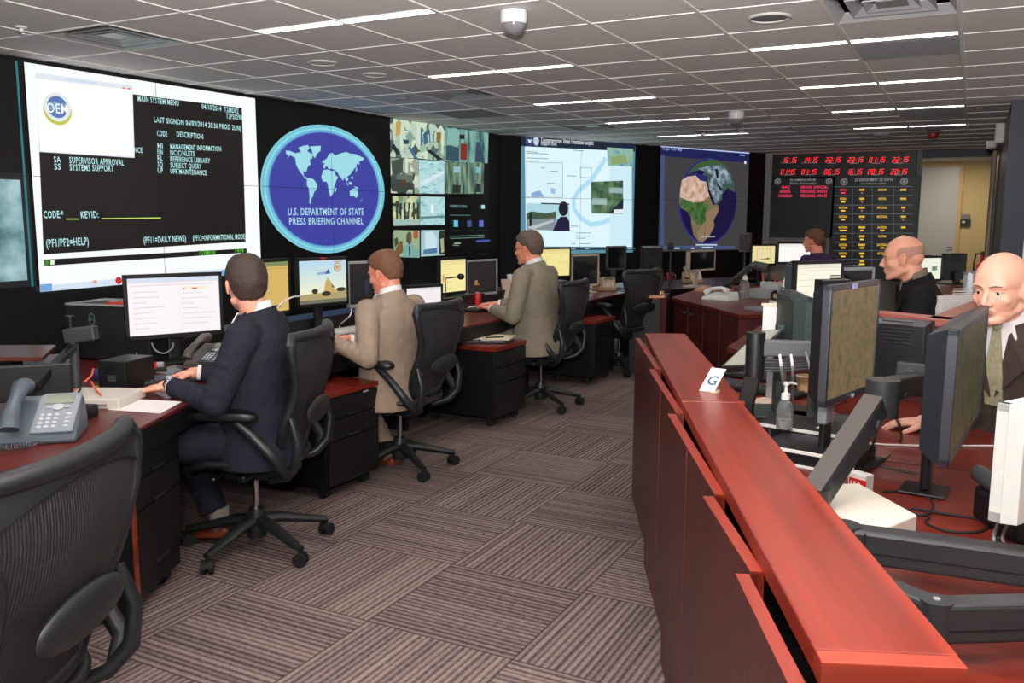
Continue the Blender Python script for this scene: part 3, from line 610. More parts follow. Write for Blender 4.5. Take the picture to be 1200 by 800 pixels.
obj('hose', MB().tube([(0, 0, .28), (-.1, 0, .27), (-.13, 0, .1), (-.12, 0, -.1)], .014), BLACK, t, True)
p = at(1180, 178, 2.35); 
t = thing('emergency_light', 'white emergency lamp high on the navy wall at the right edge', 'emergency light', (.18, 11.2, 2.42))
obj('housing', MB().box(-.04, .055, -.16, .16, -.1, .12), WHITEP, t, bevel=.015)
for s in (-1, 1): obj('lamp_head', MB().lathe([(.001, -.05), (.045, -.04), (.06, .03), (.001, .035)], 16).add([], []), WHITEP, t, True, M=Matrix.Translation((-.06, s*.09, -.1)))
t = thing('cable_conduit', 'bundle of pale conduits running down the navy wall at the right edge', 'conduit', (.20, 12.6, 0))
for k, (dy, r, m) in enumerate(((0, .022, mat('tan_conduit', (170, 160, 140), .5)), (.35, .03, mat('pink_conduit', (150, 100, 100), .5)), (.8, .02, WHITEP))): obj('conduit', MB().cyl((-.02, dy, 0), (-.02, dy, 2.35), r), m, t, True)

def board(name, label, cat, px0, px1, py0, py1, build, m):
    a, b_ = onp(px0, py0, V((0, BY-.05, 0)), NY), onp(px1, py1, V((0, BY-.05, 0)), NY)
    c = V(((a.x+b_.x)/2, BY-.052, (a.z+b_.z)/2)); M = basis(c, V((1,0,0)), V((0,0,1)), NY)
    t = thing(name, label, cat, M=M); w, h = (b_.x-a.x)/2, (a.z-b_.z)/2
    obj('panel', MB().box(-w, w, -h, h, -.045, 0), m, t, bevel=.006)
    cv = Canvas(M); cv.w, cv.h = w, h; cv.z = .0003; build(cv, t, M); return t
bdm = mat('black_board_face', (8, 8, 9), .4); bdg = mat('slate_board_face', (22, 25, 31), .4)
SEG = {'0': 'abcdef', '1': 'bc', '2': 'abged', '3': 'abgcd', '4': 'fgbc', '5': 'afgcd', '6': 'afgedc', '7': 'abc', '8': 'abcdefg', '9': 'abcdfg'}
def seven(c, s, x, y, w, h, col):
    st = .22*w; sl = .18
    for ch in s:
        if ch == ':':
            for yy in (.3, .7): c.rect(x+.1*w+sl*h*yy, y+h*yy-st/2, x+.1*w+st+sl*h*yy, y+h*yy+st/2, col)
            x += w*.5; continue
        R = dict(a=(0,h-st,w,h), g=(0,h/2-st/2,w,h/2+st/2), d=(0,0,w,st), f=(0,h/2,st,h), e=(0,0,st,h/2), b=(w-st,h/2,w,h), c=(w-st,0,w,h/2))
        for k in SEG[ch]:
            x0, y0, x1, y1 = R[k]; c.poly([(x+x0+sl*y0, y+y0), (x+x1+sl*y0, y+y0), (x+x1+sl*y1, y+y1), (x+x0+sl*y1, y+y1)], col, False); c.n -= 1
        x += w*1.35
RED = (255, 40, 46); 
def clocks(c, t, M):
    cols = [916, 940.5, 967, 993, 1018, 1045]
    for r, (ry, vals) in enumerate(((184, ['16:15', '14:15', '22:15', '23:15', '01:15', '22:15']), (198, ['01:45', '01:15', '06:15', '16:15', '00:15', '20:15']))):
        for k, v in enumerate(vals):
            d = Canvas(M); x, y = c.u(cols[k]+(0 if r == 0 else -1.5), ry+6.4-.012*(k)); d.n = 2
            seven(d, v, x, y, .042, .082, emi((255, 30, 40), 1.6)); d.done('clock_readout', t)
    lb = Canvas(M); lb.n = 3
    for r, y in ((0, 191.7), (1, 205.3)):
        for k, x in enumerate(cols):
            if r == 0 and k < 2: lb.text(['WASHINGTON DC', 'LOS ANGELES'][k], (x-1, y-.3), (x+17, y-.5), .018, (150, 110, 110))
            else: lb.poly([(x+3, y-1), (x+13, y-1.2), (x+13, y-.2), (x+3, y)], (110, 90, 90)); lb.n -= 1
    lb.done('city_names', t)
board('world_clock_board', 'long black board of twelve red digital clocks high on the back wall', 'clock board', 905.5, 1073, 178, 207, clocks, bdm)
def ring(c, px, py, r):
    x, y = c.u(px, py); c.ellipse(x, y, r, r, (120, 118, 118)); c.ellipse(x, y, r*.75, r*.75, (40, 40, 42)); c.ellipse(x, y, r*.4, r*.5, (110, 108, 105))
def watch(c, t, M):
    c.text('DS COMMAND CENTER', (926, 212), (956, 212), .035, (140, 138, 136)); c.text('SPECIAL WATCH AREAS', (925.5, 216), (957, 216), .032, (140, 138, 136))
    ring(c, 911.5, 212.5, .05); ring(c, 971.5, 212.5, .05)
    R_ = (255, 52, 96)
    for k, (a, b_) in enumerate(((('ISIS'), 'SENIOR OFFICIAL'), ('EUROPE', 'PERSONNEL UPDATE'), ('CARIBBEAN', 'PERSONNEL UPDATE'))):
        y = 220.8+k*5
        c.text(['IRAQ', 'NIGERIA', 'CARIBBEAN'][k], ([916, 914, 912][k], y), ([925.5, 926.5, 928][k], y), .045, R_)
        c.text(b_, (938, y), ([970.5, 969, 969][k], y), .045, R_)
    c.done('lettering', t)
board('watch_list_board', 'black board with three lines of red text below the red clocks', 'notice board', 904, 975.5, 207.5, 279, watch, bdm)
def grid(c, t, M):
    c.text('US DEPARTMENT OF STATE', (1002, 212.5), (1046, 212), .045, (140, 140, 144)); c.text('DS COMMAND CENTER', (1009.5, 216.2), (1038.5, 216), .028, (125, 125, 128))
    ring(c, 989, 213, .055); ring(c, 1059.5, 212.5, .055)
    Y = (255, 205, 50)
    rows = [222.5, 233, 243.5, 254, 266.5, 277, 287, 297, 306]
    for k, y in enumerate([218.5, 229, 240, 250.5, 262, 273, 283.5, 293.5, 303.5]):
        c.poly([(977, y), (1070, y-.2), (1070, y+.3), (977, y+.5)], (86, 98, 104)); c.n -= 1
    for x in (999, 1022, 1047): c.poly([(x, 219), (x+.6, 219), (x, 314), (x-.6, 314)], (70, 80, 86)); c.n -= 1
    c.n += 1
    random.seed(4)
    for k, y in enumerate(rows):
        for j, (x, w) in enumerate(((988, 11), (1010, 8), (1034, 13), (1058.5, 7))):
            if k == 8 and j != 1: continue
            w1 = w*(.6+.4*random.random()); col = (255, 44, 90) if (k == 0 and j == 0) else Y
            c.text('MMMMMM'[:4] if j % 2 else 'NATIONAL', (x-w1/2, y+1.2), (x+w1/2, y+1.1), .038, col); c.n -= 1
            if random.random() < .75:
                w2_ = w*(.3+.5*random.random()) if k > 3 or j == 0 else 1.5; c.poly([(x-w2_/2, y+2.6), (x+w2_/2, y+2.6), (x+w2_/2, y+4.2), (x-w2_/2, y+4.2)], col if w2_ > 2 else (200, 120, 100)); c.n -= 1
    c.done('lettering', t)
board('duty_roster_board', 'tall slate board of yellow text in a grid beside the black board', 'notice board', 976, 1071, 207.5, 330, grid, bdg)
p = onp(900.5, 240, BP, NY); struct('trim_4', MB().box(-3.2, onp(904, 240, BP, NY).x, BY-.05, BY, 0, CEIL), mat('pale_grey_column', (150, 150, 148), .6))

# ================================================================== CONSOLES ON THE LEFT
e1 = V((-.4335, .9012, 0)); A0 = V((-2.354, 1.577, 0))-e1*1.25; A1 = A0+e1*(1.25+1.72)
nn = V((-.9012, -.4335, 0))
def plist(*ps): return [(p[0], p[1]) for p in ps]
KN = A1; KB = KN+V((-1.35, -.15, 0))
def inset0(poly):
    cx = sum(p[0] for p in poly)/len(poly); cy = sum(p[1] for p in poly)/len(poly)
    return [(x+(cx-x)*.006, y+(cy-y)*.002) for x, y in poly]
t = thing('console_worktop', 'cherry worktop along the left row, bending near the man in the navy suit', 'worktop', (0, 0, 0))
top = plist(A0, KN, (-3.12, 8.55), (-4.05, 8.8), (-4.05, 4.2), KB, A0+nn*1.25)
obj('worktop', MB().prism(top, .724, .74), DESKW, t, bevel=.004); obj('under_board', MB().prism(inset0(top), .70, .724), BLACK2, t)
obj('clutter_riser', MB().prism([(-4.0, 3.2), (-3.76, 3.3), (-3.78, 8.5), (-3.98, 8.6)], .74, .84), BLACK, t, bevel=.005)  # black block added in place of the dark clutter along the back
ap = MB(); off = .012
def strip(mb, pts, th, z0, z1, side=1):
    for a, b_ in zip(pts[:-1], pts[1:]):
        a, b_ = V(a), V(b_); d = (b_-a).normalized(); n = V((d.y, -d.x, 0))*side
        mb.prism([(a.x, a.y), (b_.x, b_.y), (b_.x-n.x*th, b_.y-n.y*th), (a.x-n.x*th, a.y-n.y*th)], z0, z1)
strip(ap, [A0+nn*.015, KN+V((-.015,0,0)), V((-3.135, 8.5, 0))], .03, .63, .71)
obj('edge_apron', ap, BLACK2, t)
bp_ = MB(); strip(bp_, [A0+nn*1.2, KB+V((.05,0,0)), V((-3.98, 4.25, 0)), V((-3.98, 8.7, 0))], .03, .0, .71)
obj('back_panel', bp_, BLACK2, t)
for s_ in (A0, ):
    e = MB(); strip(e, [s_, s_+nn*.9], .04, 0, .71); obj('end_panel', e, BLACK2, t)
for y in (5.0, 6.9): obj('end_panel', MB().box(-3.9, -3.45, y-.02, y+.02, 0, .71), BLACK2, t)
# low shelf/partition behind the near worktop
t = thing('cable_rail', 'long black cable rail along the back of the left worktop', 'cable rail', (0,0,0))
q0, q1 = at(-15, 452, .86), at(84, 434, .9)
r_ = MB(); strip(r_, [V((q0.x, q0.y, 0)), V((q1.x, q1.y, 0))], .03, .79, .93); obj('rail', r_, BLACK, t, bevel=.006)
# two metre-deep dark consoles beyond
p0, p1 = at(640, 352, .74), at(782, 340, .74)
t = thing('rear_console', 'dark console at the foot of the map display beyond the left row', 'worktop', (0, 0, 0))
rc = [(-3.12, 8.62), (-2.75, 9.25), (-1.9, 11.1), (-2.75, 11.5), (-3.7, 9.7), (-4.0, 8.87)]
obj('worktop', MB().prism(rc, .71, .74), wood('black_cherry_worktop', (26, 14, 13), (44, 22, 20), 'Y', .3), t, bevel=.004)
obj('front_panel', MB().prism([(-3.2, 8.65), (-2.8, 9.3), (-1.97, 11.1), (-2.0, 11.15), (-2.85, 9.35), (-3.24, 8.67)], 0, .71), BLACK2, t)
# pedestals on castors
def pedestal(name, label, c, w=.46, d=.55, h=.585, rz=0, papers=False):
    """front (drawers) towards +x; c = front corner nearest the camera"""
    t = thing(name, label, 'drawer pedestal', c, rz, 'drawer pedestals on castors')
    obj('carcass', MB().box(-d, -.02, .0, w, .07, h-.03), BLACK2, t, bevel=.003)
    obj('top', MB().box(-d-.005, .0, -.005, w+.005, h-.03, h), DRAWW, t, bevel=.003)
    z = h-.035
    for hh in (.115, .115, .245):
        dr = obj('drawer', MB().box(-.018, -.002, .004, w-.004, z-hh+.004, z-.002), BLACK2, t, bevel=.002)
        obj('pull_handle', MB().box(-.003, .008, w*.38, w*.62, z-hh+.008, z-hh+.018), mat('dark_metal_pull', (72, 74, 78), .3, .8), dr, bevel=.002)
        z -= hh
    for x, y in ((-.08, .05), (-.08, w-.05), (-d+.06, .05), (-d+.06, w-.05)):
        cs = MB().cyl((x, y-.022, .032), (x, y+.022, .032), .03, n=16).box(x-.012, x+.012, y-.01, y+.01, .04, .075); obj('castor', cs, RUBBER, t, True)
    return t
pedB = pedestal('drawer_pedestal', 'black drawer pedestal with bare red top behind the navy suited man', (-2.905, 3.49, 0), .44, .62)
obj('lock', MB().box(-.001, .003, .3, .345, .54, .55), SILVER, pedB)
pedestal('drawer_pedestal', 'black drawer pedestal with open binder on top', (-2.915, 5.35, 0), .45, .62)
pedestal('drawer_pedestal', 'black drawer pedestal between the third and fourth office chairs', (-2.93, 7.2, 0), .5, .5)
tA = pedestal('drawer_pedestal', 'black pedestal with red edged side under the nearest worktop', (-2.62, 2.06, 0), .42, .5, .68, math.atan2(.9012, -.4335)-PI/2)
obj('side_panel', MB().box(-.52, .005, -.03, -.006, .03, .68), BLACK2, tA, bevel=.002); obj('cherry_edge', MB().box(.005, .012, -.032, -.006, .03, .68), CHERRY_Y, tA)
# cabinet beside the island
t = thing('file_cabinet', 'black file cabinet with papers on top left of the cherry island', 'cabinet', (-2.9, 8.0, 0), .2)
obj('carcass', MB().box(0, .33, 0, .55, 0, .72), BLACK2, t, bevel=.003); obj('top', MB().box(-.01, .33, -.01, .56, .72, .745), DRAWW, t, bevel=.003)
obj('lock', MB().cyl((.3, -.004, .28), (.3, .002, .28), .012), SILVER, t)
# ================================================================== ISLAND
isl = [(-2.52, 8.1), (-1.585, 6.88), (-.85, 7.35), (-1.3, 9.5), (-2.56, 9.2)]
t = thing('cherry_island', 'cherry wood island of cabinets with angled front behind the long counter', 'cabinet', (0,0,0))
obj('worktop', MB().prism(isl, .715, .75), DESKW, t, bevel=.004)
def inset(poly, k):
    cx = sum(p[0] for p in poly)/len(poly); cy = sum(p[1] for p in poly)/len(poly); out = []
    for x, y in poly:
        d = V((x-cx, y-cy, 0)); l = d.length; out.append((cx+d.x*(l-k)/l, cy+d.y*(l-k)/l))
    return out
obj('carcass', MB().prism(inset(isl, .05), .06, .715), mat('cherry_carcass', (78, 26, 20), .45), t); obj('plinth', MB().prism(inset(isl, .12), 0, .06), BLACK2, t)
def doors(par, a, b_, n, z0, z1, hand=True, m=None, name='door'):
    a, b_ = V((*a, 0)), V((*b_, 0)); d = (b_-a).normalized(); nrm = V((d.y, -d.x, 0)); L_ = (b_-a).length; M0 = basis(a, d, -nrm, V((0,0,1)))
    for k in range(n):
        x0, x1 = L_*k/n+.004, L_*(k+1)/n-.004
        o = obj(name, MB().box(x0, x1, -.004, .016, z0, z1), m or CHERRY_Z, par, bevel=.002, M=M0)
        if hand and hand is not True and k not in hand: continue
        if hand:
            hx = (x1-.13) if k % 2 == 0 else (x0+.03)
            obj('pull_handle', MB().tube([(hx, -.004, z1-.07), (hx+.01, -.03, z1-.07), (hx+.09, -.03, z1-.07), (hx+.1, -.004, z1-.07)], .006), BLACK, o, True)
ii = inset(isl, .035)
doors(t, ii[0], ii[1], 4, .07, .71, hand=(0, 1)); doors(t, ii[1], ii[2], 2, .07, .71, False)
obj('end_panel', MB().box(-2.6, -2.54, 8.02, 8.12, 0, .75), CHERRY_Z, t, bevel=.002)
# ================================================================== LONG COUNTER
O = V((-1.48, 4.33, 0)); cd = (V((-.141, 1.174, 0))-O).normalized(); ci = V((-cd.y, cd.x, 0))   # ci points to the inside (right)
LC = (V((-.141, 1.174, 0))-O).length; CM = basis(O, cd, ci, V((0,0,1)))
CT = .90; CWD = .205
t = thing('reception_counter', 'long glossy cherry counter ledge with stepped panels at the lower right', 'counter', M=CM)
def sof(px, py, z): 
    p = at(px, py, z); return (V((p.x, p.y, 0))-O).dot(cd)
sj = sof(800, 470, CT)
TOPW = wood('glossy_cherry_ledge', (106, 30, 20), (144, 48, 30), 'X', .31)
obj('ledge_top', MB().box(0, sj-.002, 0, CWD, CT-.038, CT), TOPW, t, bevel=.003)
obj('ledge_top', MB().box(sj+.002, LC-.035, 0, CWD-.012, CT-.038, CT), TOPW, t, bevel=.003)
obj('ledge_end_strip', MB().box(LC-.034, LC, 0, CWD-.014, CT-.038, CT), CHERRY_Y, t, bevel=.002)
obj('riser', MB().box(.03, LC-.03, .045, .065, .0, CT-.04).box(.03, LC-.03, CWD-.05, CWD-.03, .0, CT-.04), BLACK2, t)
bounds = [(753.7, 401), (772.5, 430), (798.5, 481), (844, 575), (884.6, 663)]
ss = [0] + [sof(x, y, CT-.02) for x, y in bounds[1:]] + [LC+.55]
for k in range(len(ss)-1):
    a, b_ = ss[k], ss[k+1]-.004; o0, o1 = -.05, -.022
    zt = CT-.03-.002*k
    if k == len(ss)-2: o1 = -.03
    nb = 2 if k in (1, 2) else 1
    for j in range(nb):
        u0, u1 = a+(b_-a)*j/nb, a+(b_-a)*(j+1)/nb-.003; w0, w1 = o0+(o1-o0)*j/nb, o0+(o1-o0)*(j+1)/nb
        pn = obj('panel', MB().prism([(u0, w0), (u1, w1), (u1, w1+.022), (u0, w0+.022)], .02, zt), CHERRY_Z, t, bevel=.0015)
        obj('edge_band', MB().prism([(u0, w0), (u1, w1), (u1, w1+.024), (u0, w0+.024)], zt, zt+.003).prism([(u1-.003, w1-.001), (u1, w1-.001), (u1, w1+.024), (u1-.003, w1+.024)], .02, zt+.001), TOPW, pn)
obj('end_panel', MB().box(LC-.02, LC, .0, CWD-.02, .0, CT-.04), CHERRY_Z, t, bevel=.002); obj('end_panel', MB().box(-.004, .018, .0, CWD-.02, .0, CT-.04), CHERRY_Z, t, bevel=.002)
# right desk
cin = lambda s: O+cd*s+ci*(CWD-.028)
P0, P1 = cin(-.02), cin(LC+.9)
RD = plist(P0, P1, (1.6, P1.y), (1.6, 4.6), (.1, 4.6), (-.03, 3.93), (-.62, 4.12))
t = thing('operations_desk', 'wide glossy cherry desk behind the counter carrying the big monitors', 'desk', (0,0,0))
DT = .74
obj('worktop', MB().prism(RD, DT-.035, DT), wood('glossy_cherry_desk', (80, 24, 18), (122, 42, 31), 'X', .3, .7), t, bevel=.003)
obj('inlay_seam', MB().box(-.62, 1.5, 2.9, 2.905, DT, DT+.0008).box(-.35, 1.5, 3.42, 3.425, DT, DT+.0008), BLACK2, t)
obj('base_panel', MB().prism([(P0.x+.1, P0.y-.2), (P1.x+.1, P1.y+.1), (P1.x+.13, P1.y+.1), (P0.x+.13, P0.y-.2)], 0, DT-.035), BLACK2, t)
obj('base_panel', MB().box(-.5, 1.5, 3.8, 3.83, 0, DT-.035), BLACK2, t)
g_ = at(1046, 549, DT)
gr = MB()
for k in range(9):
    gr.box(-.07+.016*k, -.07+.016*k+.009, -.012, .012, 0, .002)
obj('vent_grommet', gr.box(-.08, .08, -.018, .018, -.001, .0005), mat('brushed_grommet', (80, 78, 78), .35, .6), t, M=Matrix.Translation(g_)@Matrix.Rotation(-.38, 4, 'Z'))
# divider with ledge
t = thing('desk_divider', 'cherry divider with flat ledge standing behind the big monitors', 'divider', (0,0,0))
LZ = 1.1; q = [V((-.75, 4.2, 0)), V((-.045, 3.84, 0)), V((.075, 4.55, 0)), V((.35, 6.2, 0))]
ld = MB(); strip(ld, [q[0], q[1]], .10, LZ-.03, LZ, 1); strip(ld, [q[1]+V((0,.001,0)), q[2], q[3]], .1, LZ-.03, LZ, 1)
obj('ledge', ld, mat('rosy_ledge', (150, 84, 74), .35), t, bevel=.003)
pn = MB(); strip(pn, [q[0]+V((.02,.03,0)), q[1]+V((-.01,.03,0))], .04, 0, LZ-.03, 1); strip(pn, [q[1]+V((-.02,.02,0)), q[2]+V((-.02,0,0)), q[3]], .04, 0, LZ-.03, 1)
obj('panel', pn, mat('rosewood_panel', (96, 50, 50), .45), t)
# desks behind: mid row and far row
MIDW = wood('mid_cherry_worktop', (80, 34, 28), (116, 52, 42), 'X', .3)
t = thing('rear_desk', 'cherry desk in front of the bald man in black', 'desk', (0,0,0))
obj('worktop', MB().prism([(-1.25, 5.15), (-.62, 4.35), (-.75, 4.95), (-.6, 6.1), (-1.3, 6.3)], .71, .74), MIDW, t, bevel=.003); obj('front_panel', MB().prism([(-1.23, 5.2), (-.64, 4.45), (-.62, 4.47), (-1.2, 5.23)], 0, .71), BLACK2, t)
t = thing('rear_desk', 'dark desk with white-screened monitor right of the bald man in black', 'desk', (0,0,0))
obj('worktop', MB().prism([(-.25, 7.4), (.5, 7.4), (.6, 8.3), (-.35, 8.3)], .91, .94), MIDW, t, bevel=.003); obj('front_panel', MB().box(-.2, .5, 7.5, 7.53, 0, .91), BLACK2, t)
t = thing('rear_desk', 'far desk at which the man in the purple shirt sits', 'desk', (0,0,0))
obj('worktop', MB().prism([(-2.5, 9.7), (-1.75, 9.3), (-1.1, 9.55), (-1.1, 11), (-2.4, 11.2)], .71, .74), MIDW, t, bevel=.003); obj('front_panel', MB().prism([(-2.45, 9.75), (-1.75, 9.36), (-1.15, 9.6), (-1.15, 9.63), (-1.75, 9.4), (-2.43, 9.79)], 0, .71), BLACK2, t)

# ================================================================== CHAIRS
def meshmat():
    m = bpy.data.materials.new('woven_chair_mesh'); m.use_nodes = True; nt = m.node_tree; b = nt.nodes['Principled BSDF']
    b.inputs['Base Color'].default_value = L((40, 40, 42)); b.inputs['Roughness'].default_value = .6
    tc = nt.nodes.new('ShaderNodeTexCoord'); w = nt.nodes.new('ShaderNodeTexWave'); w.wave_type = 'BANDS'; w.bands_direction = 'X'; w.inputs['Scale'].default_value = 38; w.inputs['Distortion'].default_value = .3
    nt.links.new(tc.outputs['Object'], w.inputs['Vector'])
    w2 = nt.nodes.new('ShaderNodeTexWave'); w2.bands_direction = 'Z'; w2.inputs['Scale'].default_value = 90; nt.links.new(tc.outputs['Object'], w2.inputs['Vector'])
    mul = nt.nodes.new('ShaderNodeMath'); mul.operation = 'MULTIPLY'; nt.links.new(w.outputs['Fac'], mul.inputs[0]); nt.links.new(w2.outputs['Fac'], mul.inputs[1])
    mr = nt.nodes.new('ShaderNodeMapRange'); mr.inputs['To Min'].default_value = 0; mr.inputs['To Max'].default_value = .5; nt.links.new(mul.outputs[0], mr.inputs['Value'])
    tr = nt.nodes.new('ShaderNodeBsdfTransparent'); mx = nt.nodes.new('ShaderNodeMixShader')
    nt.links.new(mr.outputs[0], mx.inputs[0]); nt.links.new(b.outputs[0], mx.inputs[1]); nt.links.new(tr.outputs[0], mx.inputs[2]); nt.links.new(mx.outputs[0], nt.nodes['Material Output'].inputs['Surface'])
    c = nt.nodes.new('ShaderNodeMixRGB'); c.inputs[1].default_value = L((16, 16, 17)); c.inputs[2].default_value = L((60, 59, 60)); nt.links.new(w.outputs['Fac'], c.inputs[0]); nt.links.new(c.outputs[0], b.inputs['Base Color'])
    return m
MESHM = meshmat()
def back_pt(u, v):
    """u -1..1 across, v 0..1 up: surface of the back, chair facing +Y"""
    ks = [(0, .15), (.12, .2), (.3, .225), (.45, .222), (.6, .235), (.8, .275), (.93, .29), (1, .262)]
    for (a, wa), (b_, wb) in zip(ks[:-1], ks[1:]):
        if a <= v <= b_: t = (v-a)/(b_-a); t = t*t*(3-2*t); hw = wa+(wb-wa)*t; break
    z = .48+.52*v
    y = -.235-.10*(v**1.3)-.05*math.sin(v*PI)*0 + .03*math.cos(v*PI*1.6)
    y += .055*abs(u)**2.2*(.4+.6*v)
    dz = .028*(1-abs(u)**2)*0 - (.03*abs(u)**3 if v > .9 else 0)*0
    return V((u*hw, y, z+dz))
def chair(label, loc, rz, arms=True):
    t = thing('office_chair', label, 'office chair', loc, rz, 'mesh-backed office chairs')
    for k in range(5):
        a = 2*PI*k/5+.3; c, s = math.cos(a), math.sin(a); m = MB()
        pts = [(c*.03, s*.03, .135), (c*.1, s*.1, .13), (c*.2, s*.2, .105), (c*.3, s*.3, .082), (c*.33, s*.33, .078)]
        m.tube(pts, [.034, .032, .027, .022, .018], 10, flat=.75)
        leg = obj('base_leg', m, CHAIRP, t, True)
        cx, cy = c*.325, s*.325; w = V((-s*math.cos(.6)-c*math.sin(.6), c*math.cos(.6)-s*math.sin(.6), 0)); P = V((cx, cy, .03))
        cm = MB().cyl(P+w*.008, P+w*.026, .03, n=18).cyl(P-w*.008, P-w*.026, .03, n=18).cyl((cx, cy, .035), (cx, cy, .075), .009)
        cm.cyl(P-w*.027, P+w*.027, .02, n=12); obj('castor', cm, RUBBER, leg, True)
    obj('hub', MB().lathe([(.045, .06), (.052, .1), (.045, .15), (.035, .19)], 20), CHAIRP, t, True)
    obj('gas_cylinder', MB().cyl((0,0,.15), (0,0,.40), .0135), CHROME, t, True)
    mech = MB().box(-.07, .07, -.13, .12, .335, .395).box(-.17, .17, -.02, .02, .35, .385).box(-.2, .2, .10, .125, .365, .385)
    obj('tilt_mechanism', mech, CHAIRP, t, bevel=.014)
    # seat: frame loop and membrane
    so = []
    for k in range(28):
        a = 2*PI*k/28; c, s = math.cos(a), math.sin(a)
        x = .255*math.copysign(abs(c)**.6, c); y = .225*math.copysign(abs(s)**.65, s)+.01; z = .445-.05*max(0, (y-.1)/.13)**2+.012*abs(x/.25)**2-.01*max(0, -y/.2)
        so.append(V((x*(1-.06*max(0, -y/.2)), y, z)))
    obj('seat_frame', MB().tube(so, .017, 10, closed=True), CHAIRP, t, True)
    s = MB(); nv, nu = 12, 14; vs_ = []
    for j in range(nv+1):
        y = -.21+.44*j/nv
        hw = .25*(1-abs((y-.01)/.235)**3.5)**.3 if abs((y-.01)/.235) < 1 else .12
        for i in range(nu+1):
            u = -1+2*i/nu; x = u*hw; z = .442-.05*max(0, (y-.1)/.13)**2-.022*(1-u*u)*(1-abs(y/.25)**2)
            vs_.append((x, y, z))
    vs2 = [(x, y, z-.008) for x, y, z in vs_]; n1_ = (nu+1)
    fs = [(j*n1_+i, j*n1_+i+1, (j+1)*n1_+i+1, (j+1)*n1_+i) for j in range(nv) for i in range(nu)]; K = len(vs_)
    s.add(vs_+vs2, fs+[tuple(K+i for i in f)[::-1] for f in fs]); obj('seat_mesh', s, MESHM, t, True)
    # back
    nv, nu = 20, 16
    vs_ = [back_pt(-1+2*i/nu, j/nv)*1 for j in range(nv+1) for i in range(nu+1)]; n1_ = nu+1
    fs = [(j*n1_+i, j*n1_+i+1, (j+1)*n1_+i+1, (j+1)*n1_+i) for j in range(nv) for i in range(nu)]
    vs2 = [v+V((0, -.006, 0)) for v in vs_]; K = len(vs_)
    obj('back_mesh', MB().add(vs_+vs2, [f[::-1] for f in fs]+[tuple(K+i for i in f) for f in fs]), MESHM, t, True)
    loop = [back_pt(-1, j/16) for j in range(17)]+[back_pt(-1+2*i/10, 1) for i in range(1, 10)]+[back_pt(1, 1-j/16) for j in range(17)]+[back_pt(1-2*i/10, 0) for i in range(1, 10)]
    rr = [.02]*len(loop)
    for i in range(15, 29): rr[i] = .024
    obj('back_frame', MB().tube(loop, rr, 10, closed=True), CHAIRP, t, True)
    # inner top band
    bm = MB(); vs_ = []; nn_ = 14
    for i in range(nn_+1):
        u = -1+2*i/nn_; a = back_pt(u, 1); d = 1-.20*(1-.55*abs(math.cos(u*PI/2)))-.0; b_ = back_pt(u, max(.8, 1-.055-.12*(abs(u)**2)))
        vs_ += [a+V((0,-.004,0)), b_+V((0,-.004,0)), a+V((0,-.013,0)), b_+V((0,-.013,0))]
    fs = []
    for i in range(nn_):
        o_ = i*4; fs += [(o_, o_+4, o_+5, o_+1), (o_+2, o_+3, o_+7, o_+6), (o_+1, o_+5, o_+7, o_+3), (o_, o_+2, o_+6, o_+4)]
    obj('top_band', bm.add(vs_, fs), CHAIRP, t, True)
    # uprights behind and lumbar pad
    for sx in (-1, 1):
        P = [V((sx*.17, -.13, .37)), V((sx*.215, -.22, .40)), V((sx*.24, -.27, .46)), V((sx*.246, -.28, .56)), V((sx*.238, -.25, .66))]
        obj('back_bracket', MB().tube(P, [.016, .02, .022, .02, .014], 10), CHAIRP, t, True)
    lp = MB(); vs_ = []; nu2, nv2 = 20, 8
    lp.ell((0, -.30, .655), (.17, .022, .055), None, 24, 12)
    obj('lumbar_pad', lp, CHAIRP, t, True)
    if arms:
        for sx in (-1, 1):
            P = [V((sx*.235, -.23, .42)), V((sx*.285, -.22, .46)), V((sx*.30, -.17, .53)), V((sx*.295, -.10, .60)), V((sx*.285, -.03, .655))]
            obj('arm_bracket', MB().tube(P, [.022, .024, .024, .022, .022], 10), CHAIRP, t, True)
            pm = MB()
            N_ = 26; ring0 = []
            for k in range(N_):
                a = 2*PI*k/N_; ring0.append((sx*.285+.05*math.copysign(abs(math.cos(a))**.8, math.cos(a)), .02+.15*math.copysign(abs(math.sin(a))**.75, math.sin(a))))
            for z, k in ((.66, .8), (.668, .97), (.682, 1.0), (.695, .93), (.699, .75)):
                pm.v += [V((sx*.285+(x-sx*.285)*k, .02+(y-.02)*k, z-.02*max(0, (abs(y-.02)-.1)/.05)*.4)) for x, y in ring0]
            for j in range(4):
                for k in range(N_): pm.f.append([j*N_+k, j*N_+(k+1) % N_, (j+1)*N_+(k+1) % N_, (j+1)*N_+k])
            pm.f.append(list(range(N_))[::-1]); pm.f.append([4*N_+k for k in range(N_)]); pm.mi = [0]*len(pm.f)
            obj('armrest', pm, BLACK, t, True)
    return t
ch = chair('empty mesh office chair in the lower left corner, its back to the camera', (-1.90, 1.02, 0), dirz((-.915, -.40)))
chairs = [ch]
for loc, dr, lb in (((-2.79, 2.84, 0), (-.91, -.4), 'mesh office chair under the man in the navy suit'),
                    ((-2.96, 4.21, 0), (-.97, -.1), 'mesh office chair under the man in the taupe suit'),
                    ((-2.98, 6.19, 0), (-.97, -.05), 'mesh office chair under the grey suited man with glasses'),
                    ((-3.0, 8.0, 0), (-.9, .3), 'empty mesh office chair farthest along the left row'),
                    ((.42, 3.75, 0), (-.6, -.8), 'office chair hidden behind the man in the brown suit'),
                    ((-.25, 5.3, 0), (-.98, .1), 'office chair under the bald man in black'),
                    ((-1.5, 10.4, 0), (-.7, .7), 'office chair under the man in the purple shirt')):
    chairs.append(dup(ch, loc, dirz(dr), lb))
